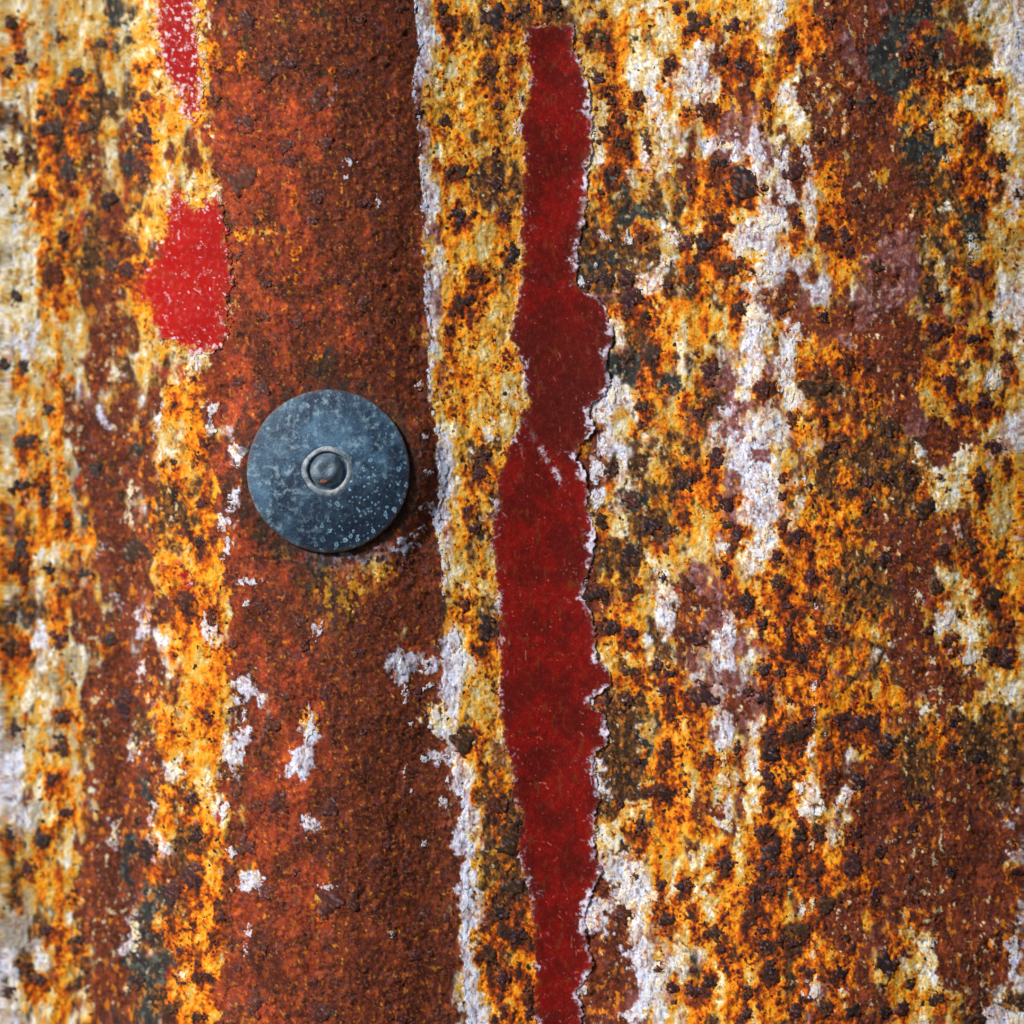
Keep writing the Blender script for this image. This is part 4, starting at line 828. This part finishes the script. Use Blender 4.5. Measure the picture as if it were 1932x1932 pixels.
def frame_at(su, sv):
    e = 6.0
    p = place(np.array([su]), np.array([sv]), relief(np.array([su]), np.array([sv]), HS))[0]
    dx = place(np.array([su + e]), np.array([sv]), relief(np.array([su + e]), np.array([sv]), HS))[0] - place(np.array([su - e]), np.array([sv]), relief(np.array([su - e]), np.array([sv]), HS))[0]
    dz = place(np.array([su]), np.array([sv - e]), relief(np.array([su]), np.array([sv - e]), HS))[0] - place(np.array([su]), np.array([sv + e]), relief(np.array([su]), np.array([sv + e]), HS))[0]
    x = Vector(dx).normalized(); n = x.cross(Vector(dz)).normalized(); z = n.cross(x).normalized()
    return p, x, z, n                        # n points at the camera side
WASH = (620.0, 889.0, 150.0)
order = np.argsort(-(SCABS[:, 2] * SCABS[:, 3]))
stuff_v, stuff_f, nvert = [], [], 0
crust_v, crust_f, crust_c, ncr = [], [], [], 0
def scab_matrix(x, y, rx, ry, hgt):
    su, sv = to_sheet(x, y); p, ax, az, n = frame_at(float(su), float(sv))
    fit = rng.choice([0, math.pi / 2, math.pi, 1.5 * math.pi]) + rng.uniform(-.3, .3)
    spin = Matrix.Rotation(fit, 3, 'Z')
    B = Matrix((ax, az, n)).transposed()
    L = B @ Matrix.Diagonal(Vector((rx * S, ry * S, hgt * 1e-3))) @ spin
    return p, L
M_crust = cover_material('rust_crust', 0.62, 0.16, 0.30, 0.14, 2600)
TONES = [(60, 32, 38), (40, 28, 30), (62, 44, 30), (80, 38, 22), (46, 32, 34), (70, 38, 42)]
def scab_color(seed, tone, band):
    def f(u, v, sd):
        n1 = fbm(u / 7, v / 7, seed, 3, 0.65); n2 = fbm(u / 3, v / 3, seed + 5, 2)
        cc = np.tile(lin(tone), (len(u), 1)) * 0.82 * np.exp(0.22 * n1)[:, None]
        if band: cc = mixto(cc, lin((84, 44, 42)), np.full(len(u), 0.45))
        cc = mixto(cc, lin((30, 22, 22)), sstep(0.1, 1.2, n1) * 0.75)
        cc = mixto(cc, lin((136, 78, 30)), sstep(0.7, 1.6, -n1 + 0.4 * n2) * 0.7)
        cc = mixto(cc, lin((140, 124, 146)), sstep(0.9, 1.7, n2) * (0.75 if band else 0.45))  # pale violet glints of reflected sky painted into the scab colour
        cc = mixto(cc, lin((120, 58, 26) if band else (128, 56, 12)), sstep(2.6, 0.0, sd + 0.8 * n2) * 0.6)
        return mixto(cc, under(u, v), np.clip(sstep(1.6, -0.4, sd + 0.9 * n1) * 0.8 + (0.32 * sstep(-0.6, 0.9, n1) if band else 0), 0, 1))
    return f
cnt = 0
for o_ in order:
    x, y, rx, ry = SCABS[o_]
    if (x - WASH[0]) ** 2 + (y - WASH[1]) ** 2 < (WASH[2] + 10) ** 2: continue
    band = in_band(x, y)
    gs = 0.86 + 0.5 * rng.rand() ** 2; rx *= gs; ry *= gs; m_ = min(rx, ry); sd0 = 9000 + 13 * int(o_)
    def ssdf(u, v, x=x, y=y, rx=rx, ry=ry, m_=m_, sd0=sd0):
        d = (1 - np.hypot((u - x) / rx, (v - y) / ry)) * m_
        return d + m_ * 0.36 * fbm(u / (m_ * 0.8 + 2), v / (m_ * 0.8 + 2), sd0, 4, 0.68)
    def slift(u, v, sd, sd0=sd0, m_=m_):
        w_, _, _ = worley(u / 5.0, v / 5.0, sd0 + 3)
        return 0.13 * (0.5 - w_) + 0.06 * fbm(u / 6, v / 6, sd0 + 4, 2) * sstep(0, 3, sd)
    R_ = max(rx, ry) * 1.45 + 3
    tone = TONES[rng.randint(len(TONES))]
    if x < 240 and rng.rand() < 0.4: tone = (58, 54, 52)
    arr = film('rust_scab', ((x - R_, y - R_), (x + R_, y + R_)), max(1.9, m_ / 5.5), ssdf, (0.07 if band else 0.11) + 0.004 * m_,
               scab_color(sd0 + 7, tone, band), M_crust, m_ * 0.5, lift=slift, raw=cnt >= 300)
    cnt += 1
    if cnt > 300 and arr is not None:
        crust_v.append(arr[0]); crust_f.append(arr[1] + ncr); crust_c.append(arr[2]); ncr += len(arr[0])
made = 0; tries = 0
dens = np.clip(0.9 * sf['o'] + 0.8 * sf['y'] + 0.5 * sf['c'] + 0.35 * sf['t'] + 0.5 * sf['d'] + 0.06 * sf['b'] + 0.08 * sf['r'], 0, 1)
while made < 160 and tries < 4000:
    tries += 1
    x, y = rng.uniform(-250, 2180, 2)
    su, sv = to_sheet(x, y)
    if rng.rand() > dens[min(np.searchsorted(vs, sv), NV - 1), min(np.searchsorted(us, su), NU - 1)]: continue
    if (x - WASH[0]) ** 2 + (y - WASH[1]) ** 2 < (WASH[2] + 14) ** 2: continue
    if strip_sdf(np.array([[x]], F), np.array([[y]], F))[0, 0] > -8: continue
    if 255 < x < 445 and (335 < y < 680 or y < 245): continue
    rx = 3.2 + 4.5 * rng.rand(); ry = rx * rng.uniform(0.8, 1.5); m_ = min(rx, ry); sd0 = 22000 + 13 * made; made += 1
    def ssdf(u, v, x=x, y=y, rx=rx, ry=ry, m_=m_, sd0=sd0):
        return (1 - np.hypot((u - x) / rx, (v - y) / ry)) * m_ + m_ * 0.34 * fbm(u / (m_ * 0.9 + 2), v / (m_ * 0.9 + 2), sd0, 3, 0.6)
    R_ = max(rx, ry) * 1.45 + 3
    arr = film('rust_scab', ((x - R_, y - R_), (x + R_, y + R_)), 1.9, ssdf, 0.11, scab_color(sd0 + 7, TONES[rng.randint(len(TONES))], in_band(x, y)), M_crust, m_ * 0.5, raw=True)
    if arr is not None:
        crust_v.append(arr[0]); crust_f.append(arr[1] + ncr); crust_c.append(arr[2]); ncr += len(arr[0])
if crust_v:
    g = mesh_obj('further_rust_scabs', np.concatenate(crust_v), np.concatenate(crust_f), M_crust, sheet, np.concatenate(crust_c))
    g['kind'] = 'stuff'
# smaller ones by the hundred
dens = np.clip(0.9 * sf['o'] + 0.7 * sf['y'] + 0.5 * sf['c'] + 0.35 * sf['t'] + 0.5 * sf['d'] + 0.12 * sf['b'] + 0.15 * sf['r'] + 0.1 * sf['w'], 0, 1)
tries = 0; made = 0
while made < 2600 and tries < 16000:
    tries += 1
    x, y = rng.uniform(-230, 2160, 2)
    su, sv = to_sheet(x, y)
    d0 = dens[min(np.searchsorted(vs, sv), NV - 1), min(np.searchsorted(us, su), NU - 1)]
    if rng.rand() > d0: continue
    if (x - WASH[0]) ** 2 + (y - WASH[1]) ** 2 < (WASH[2] + 6) ** 2: continue
    if strip_sdf(np.array([[x]], F), np.array([[y]], F))[0, 0] > -3: continue
    if 255 < x < 445 and (345 < y < 670 or y < 235): continue
    r_ = 1.2 + 3.0 * rng.rand() ** 2.4
    p, L = scab_matrix(x, y, r_, r_ * rng.uniform(0.8, 1.5), 0.05 + 0.012 * r_)
    vv, ff = SHAPES[rng.randint(len(SHAPES))]
    stuff_v.append(vv @ np.array(L).T + p); stuff_f.append(ff + nvert); nvert += len(vv); made += 1
g = mesh_obj('small_rust_scabs', np.concatenate(stuff_v), np.concatenate(stuff_f), M_scab, sheet, None, smooth=False)
g['kind'] = 'stuff'

# ------------------------------------------------------------------ washer and bolt
def lathe(profile, n=160, wob=0.0, seed=0):
    """profile: (radius, height) pairs from the middle outwards, metres"""
    r = np.random.RandomState(seed); vv = []; ff = []
    ang = np.linspace(0, 2 * np.pi, n, endpoint=False)
    ph = r.rand(6) * 6.28
    wv = sum(np.sin((q_ + 2) * ang + ph[q_]) / (q_ + 2) for q_ in range(6))
    for (rad, h) in profile:
        rr = rad * (1 + wob * wv)
        vv += [(rr[k_] * math.cos(ang[k_]), rr[k_] * math.sin(ang[k_]), h + wob * 0.25 * rad * wv[k_] * 0.4) for k_ in range(n)]
    for ring in range(len(profile) - 1):
        for k_ in range(n):
            a = ring * n + k_; b_ = ring * n + (k_ + 1) % n
            ff.append((a, a + n, b_ + n, b_))
    return vv, ff, n
def lathe_obj(name, profile, mat, parent, n=160, wob=0.0, seed=0, cap=True):
    vv, ff, n = lathe(profile, n, wob, seed)
    if cap: vv.append((0, 0, profile[0][1])); ff += [(k_, (k_ + 1) % n, len(vv) - 1) for k_ in range(n)]
    me = bpy.data.meshes.new(name); me.from_pydata(vv, [], ff); me.materials.append(mat)
    me.polygons.foreach_set('use_smooth', [True] * len(me.polygons))
    ob = bpy.data.objects.new(name, me); col.objects.link(ob); ob.parent = parent
    return ob

def zinc_material():
    m, nt, b = newmat('weathered_zinc')
    tc = node(nt, 'ShaderNodeTexCoord'); v = tc.outputs['Object']
    n1 = noise(nt, v, 190, 5, 0.62); n2 = noise(nt, v, 900, 4, 0.7); n3 = noise(nt, v, 2600, 3, 0.7); n0 = noise(nt, v, 60, 2, 0.5)
    c = mixc(nt, ramp(nt, n1.outputs['Fac'], [(0.40, (0, 0, 0)), (0.62, (1, 1, 1))]).outputs[0], lin((20, 42, 68)), lin((70, 106, 136)))
    c = mixc(nt, ramp(nt, n2.outputs['Fac'], [(0.50, (0, 0, 0)), (0.68, (1, 1, 1))]).outputs[0], c, lin((124, 152, 168)))
    c = mixc(nt, ramp(nt, n0.outputs['Fac'], [(0.42, (0, 0, 0)), (0.62, (1, 1, 1))]).outputs[0], c, mixc(nt, 0.6, c, lin((18, 36, 60))))
    lx_ = node(nt, 'ShaderNodeSeparateXYZ'); nt.links.new(v, lx_.inputs[0])
    ld_ = node(nt, 'ShaderNodeMath', operation='SUBTRACT'); nt.links.new(lx_.outputs['X'], ld_.inputs[0]); nt.links.new(lx_.outputs['Y'], ld_.inputs[1])
    lm_ = mapr(nt, ld_.outputs[0], 0.0, 0.014, -0.12, 0.16)
    la_ = node(nt, 'ShaderNodeMath', operation='ADD'); nt.links.new(noise(nt, v, 300, 4, 0.62).outputs['Fac'], la_.inputs[0]); nt.links.new(lm_.outputs[0], la_.inputs[1])
    c = mixc(nt, mapr(nt, la_.outputs[0], 0.48, 0.66, 0, 0.8).outputs[0], c, lin((14, 30, 52)))
    # little droplet rings and crystals of white rust, thickest towards one side
    wv_ = node(nt, 'ShaderNodeVectorMath', operation='MULTIPLY_ADD'); nt.links.new(noise(nt, v, 800, 2, 0.6).outputs['Color'], wv_.inputs[0]); wv_.inputs[1].default_value = (0.0011,) * 3; nt.links.new(v, wv_.inputs[2])
    sx_ = node(nt, 'ShaderNodeSeparateXYZ'); nt.links.new(v, sx_.inputs[0])
    side = node(nt, 'ShaderNodeMath', operation='SUBTRACT'); nt.links.new(sx_.outputs['X'], side.inputs[0]); nt.links.new(sx_.outputs['Y'], side.inputs[1])
    sidef = mapr(nt, side.outputs[0], -0.006, 0.016, 0.0, 0.30)
    for sc_, lo in ((900, 0.50), (1700, 0.55)):
        vo = node(nt, 'ShaderNodeTexVoronoi'); vo.inputs['Scale'].default_value = sc_; nt.links.new(wv_.outputs[0], vo.inputs['Vector'])
        ringf = ramp(nt, vo.outputs['Distance'], [(0.0, (.35, .35, .35)), (0.14, (.15, .15, .15)), (0.24, (1, 1, 1)), (0.36, (0, 0, 0))])
        sel = node(nt, 'ShaderNodeSeparateColor'); nt.links.new(vo.outputs['Color'], sel.inputs[0])
        pick = mapr(nt, sel.outputs[0], 0.55, 0.7, 0, 1)
        pn = node(nt, 'ShaderNodeMath', operation='ADD'); nt.links.new(noise(nt, v, 240, 3, 0.6).outputs['Fac'], pn.inputs[0]); nt.links.new(sidef.outputs[0], pn.inputs[1])
        patch = mapr(nt, pn.outputs[0], lo + 0.10, lo + 0.24, 0, 1)
        mm = node(nt, 'ShaderNodeMath', operation='MULTIPLY'); nt.links.new(ringf.outputs[0], mm.inputs[0]); nt.links.new(pick.outputs[0], mm.inputs[1])
        mm2 = node(nt, 'ShaderNodeMath', operation='MULTIPLY'); nt.links.new(mm.outputs[0], mm2.inputs[0]); nt.links.new(patch.outputs[0], mm2.inputs[1])
        c = mixc(nt, mm2.outputs[0], c, lin((140, 186, 214)))
    c = mixc(nt, ramp(nt, n3.outputs['Fac'], [(0.66, (0, 0, 0)), (0.76, (1, 1, 1))]).outputs[0], c, lin((164, 190, 204)))
    c = mixc(nt, ramp(nt, n3.outputs['Fac'], [(0.28, (1, 1, 1)), (0.40, (0, 0, 0))]).outputs[0], c, lin((24, 38, 54)))
    ln = node(nt, 'ShaderNodeVectorMath', operation='LENGTH'); nt.links.new(v, ln.inputs[0])
    sm = node(nt, 'ShaderNodeMath', operation='MULTIPLY_ADD'); nt.links.new(n2.outputs['Fac'], sm.inputs[0]); sm.inputs[1].default_value = -0.0022; nt.links.new(ln.outputs['Value'], sm.inputs[2])
    rimf = mapr(nt, sm.outputs[0], 0.0113, 0.0123, 0, 0.85)
    c = mixc(nt, rimf.outputs[0], c, mixc(nt, n1.outputs['Fac'], lin((46, 48, 50)), lin((112, 86, 66))))
    nt.links.new(c, b.inputs['Base Color'])
    b.inputs['Metallic'].default_value = 0.15; b.inputs['Roughness'].default_value = 0.58; b.inputs['Specular IOR Level'].default_value = 0.35
    nb_ = bump(nt, n2.outputs['Fac'], 0.14e-3); nb_ = bump(nt, n3.outputs['Fac'], 0.08e-3, 1.0, nb_)
    nt.links.new(nb_, b.inputs['Normal'])
    return m
def collar_material():
    m, nt, b = newmat('worn_zinc_ring')
    tc = node(nt, 'ShaderNodeTexCoord'); v = tc.outputs['Object']
    n1 = noise(nt, v, 700, 4, 0.7)
    c = ramp(nt, n1.outputs['Fac'], [(0.34, lin((64, 82, 98))), (0.50, lin((126, 138, 150))), (0.66, lin((172, 174, 182)))])
    nt.links.new(c.outputs[0], b.inputs['Base Color']); b.inputs['Roughness'].default_value = 0.6; b.inputs['Metallic'].default_value = 0.1
    nt.links.new(bump(nt, n1.outputs['Fac'], 0.35e-3), b.inputs['Normal'])
    return m
def head_material():
    m, nt, b = newmat('bolt_metal')
    tc = node(nt, 'ShaderNodeTexCoord'); v = tc.outputs['Object']
    n1 = noise(nt, v, 420, 4, 0.65); n2 = noise(nt, v, 1600, 3, 0.7)
    c = mixc(nt, ramp(nt, n1.outputs['Fac'], [(0.35, (0, 0, 0)), (0.62, (1, 1, 1))]).outputs[0], lin((58, 78, 98)), lin((120, 140, 154)))
    c = mixc(nt, ramp(nt, n2.outputs['Fac'], [(0.58, (0, 0, 0)), (0.72, (1, 1, 1))]).outputs[0], c, lin((138, 112, 98)))
    nt.links.new(c, b.inputs['Base Color']); b.inputs['Roughness'].default_value = 0.5; b.inputs['Metallic'].default_value = 0.2
    nt.links.new(bump(nt, n2.outputs['Fac'], 0.15e-3), b.inputs['Normal'])
    return m
def plain_material(name, c, rough):
    m, nt, b = newmat(name)
    tc = node(nt, 'ShaderNodeTexCoord'); n1 = noise(nt, tc.outputs['Object'], 1400, 3, 0.6)
    cc_ = mixc(nt, n1.outputs['Fac'], np.array(c) * 0.6, np.array(c) * 1.4)
    nt.links.new(cc_, b.inputs['Base Color']); b.inputs['Roughness'].default_value = rough
    nt.links.new(bump(nt, n1.outputs['Fac'], 0.15e-3), b.inputs['Normal'])
    return m
bolt = bpy.data.objects.new('washered_bolt', None); col.objects.link(bolt); bolt.empty_display_size = 0.02
bolt['label'] = 'round blue-grey domed washer with small bolt head, fixed to the rusty brown band'
bolt['category'] = 'bolt'
wsu, wsv = to_sheet(WASH[0], WASH[1])
bolt.location = (float((wsu - CX) * S), 0.00035 - 0.00025, float(BASE - (wsv - CY) * S))
# its axis comes out of the sheet, leaning a little to the left and up
nrm = Vector((-0.02, -1.0, 0.015)).normalized()
bolt.rotation_euler = nrm.to_track_quat('Z', 'Y').to_euler()
u_ = S
M_zinc = zinc_material()
R0 = 153 * u_; cs_ = 1.12
prof = [(30 * u_, 1.40e-3), (40 * u_, 1.5e-3)]
for t in np.linspace(0, 1, 26):
    rad = 46 * u_ + (R0 - 46 * u_) * t
    prof.append((rad, 0.40e-3 + 1.75e-3 * (1 - (rad / R0) ** 1.9)))
prof += [(R0 * 1.004, 0.33e-3), (R0 * 1.007, 0.2e-3), (R0 * 1.004, -0.05e-3), (R0 * 0.99, -0.12e-3), (R0 * 0.8, -0.1e-3)]
lathe_obj('washer', prof, M_zinc, bolt, 200, 0.006, 3, cap=True)
lathe_obj('collar', [(36 * u_, 1.7e-3), (36.5 * u_, 2.32e-3), (38 * u_, 2.50e-3), (40 * u_, 2.54e-3), (43 * u_, 2.50e-3), (46 * u_, 2.40e-3), (49 * u_, 2.25e-3), (52 * u_, 1.7e-3)], collar_material(), bolt, 120, 0.03, 5, cap=False).location.z = -0.38e-3
hp = [(2 * u_, 3.10e-3), (7 * u_, 3.14e-3), (12 * u_, 3.30e-3), (17 * u_, 3.30e-3), (22 * u_, 3.08e-3), (26 * u_, 2.72e-3), (29.5 * u_, 2.3e-3), (32 * u_, 1.95e-3), (33.5 * u_, 1.7e-3)]
hd = lathe_obj('bolt_head', hp, head_material(), bolt, 96, 0.02, 8)
hd.location = (-2.5 * u_, 2.5 * u_, -0.40e-3)
lathe_obj('gasket', [(R0 * 0.5, -0.13e-3), (R0 * 0.955, -0.13e-3), (R0 * 0.965, -0.4e-3), (R0 * 0.955, -1.6e-3), (R0 * 0.5, -1.7e-3)], plain_material('black_rubber', lin((30, 26, 24)), 0.85), bolt, 120, 0.004, 9, cap=False)
# crumb of rust caught at the foot of the head
vv, ff = SHAPES[3]
me = bpy.data.meshes.new('rust_crumb'); me.from_pydata((vv * np.array([10 * u_, 5 * u_, 0.3e-3]) + np.array([-3 * u_, -22 * u_, 3.0e-3])).tolist(), [], ff.tolist())
me.materials.append(plain_material('rust_crumb', lin((120, 78, 58)), 0.85))
rc = bpy.data.objects.new('rust_crumb', me); col.objects.link(rc); rc.parent = hd
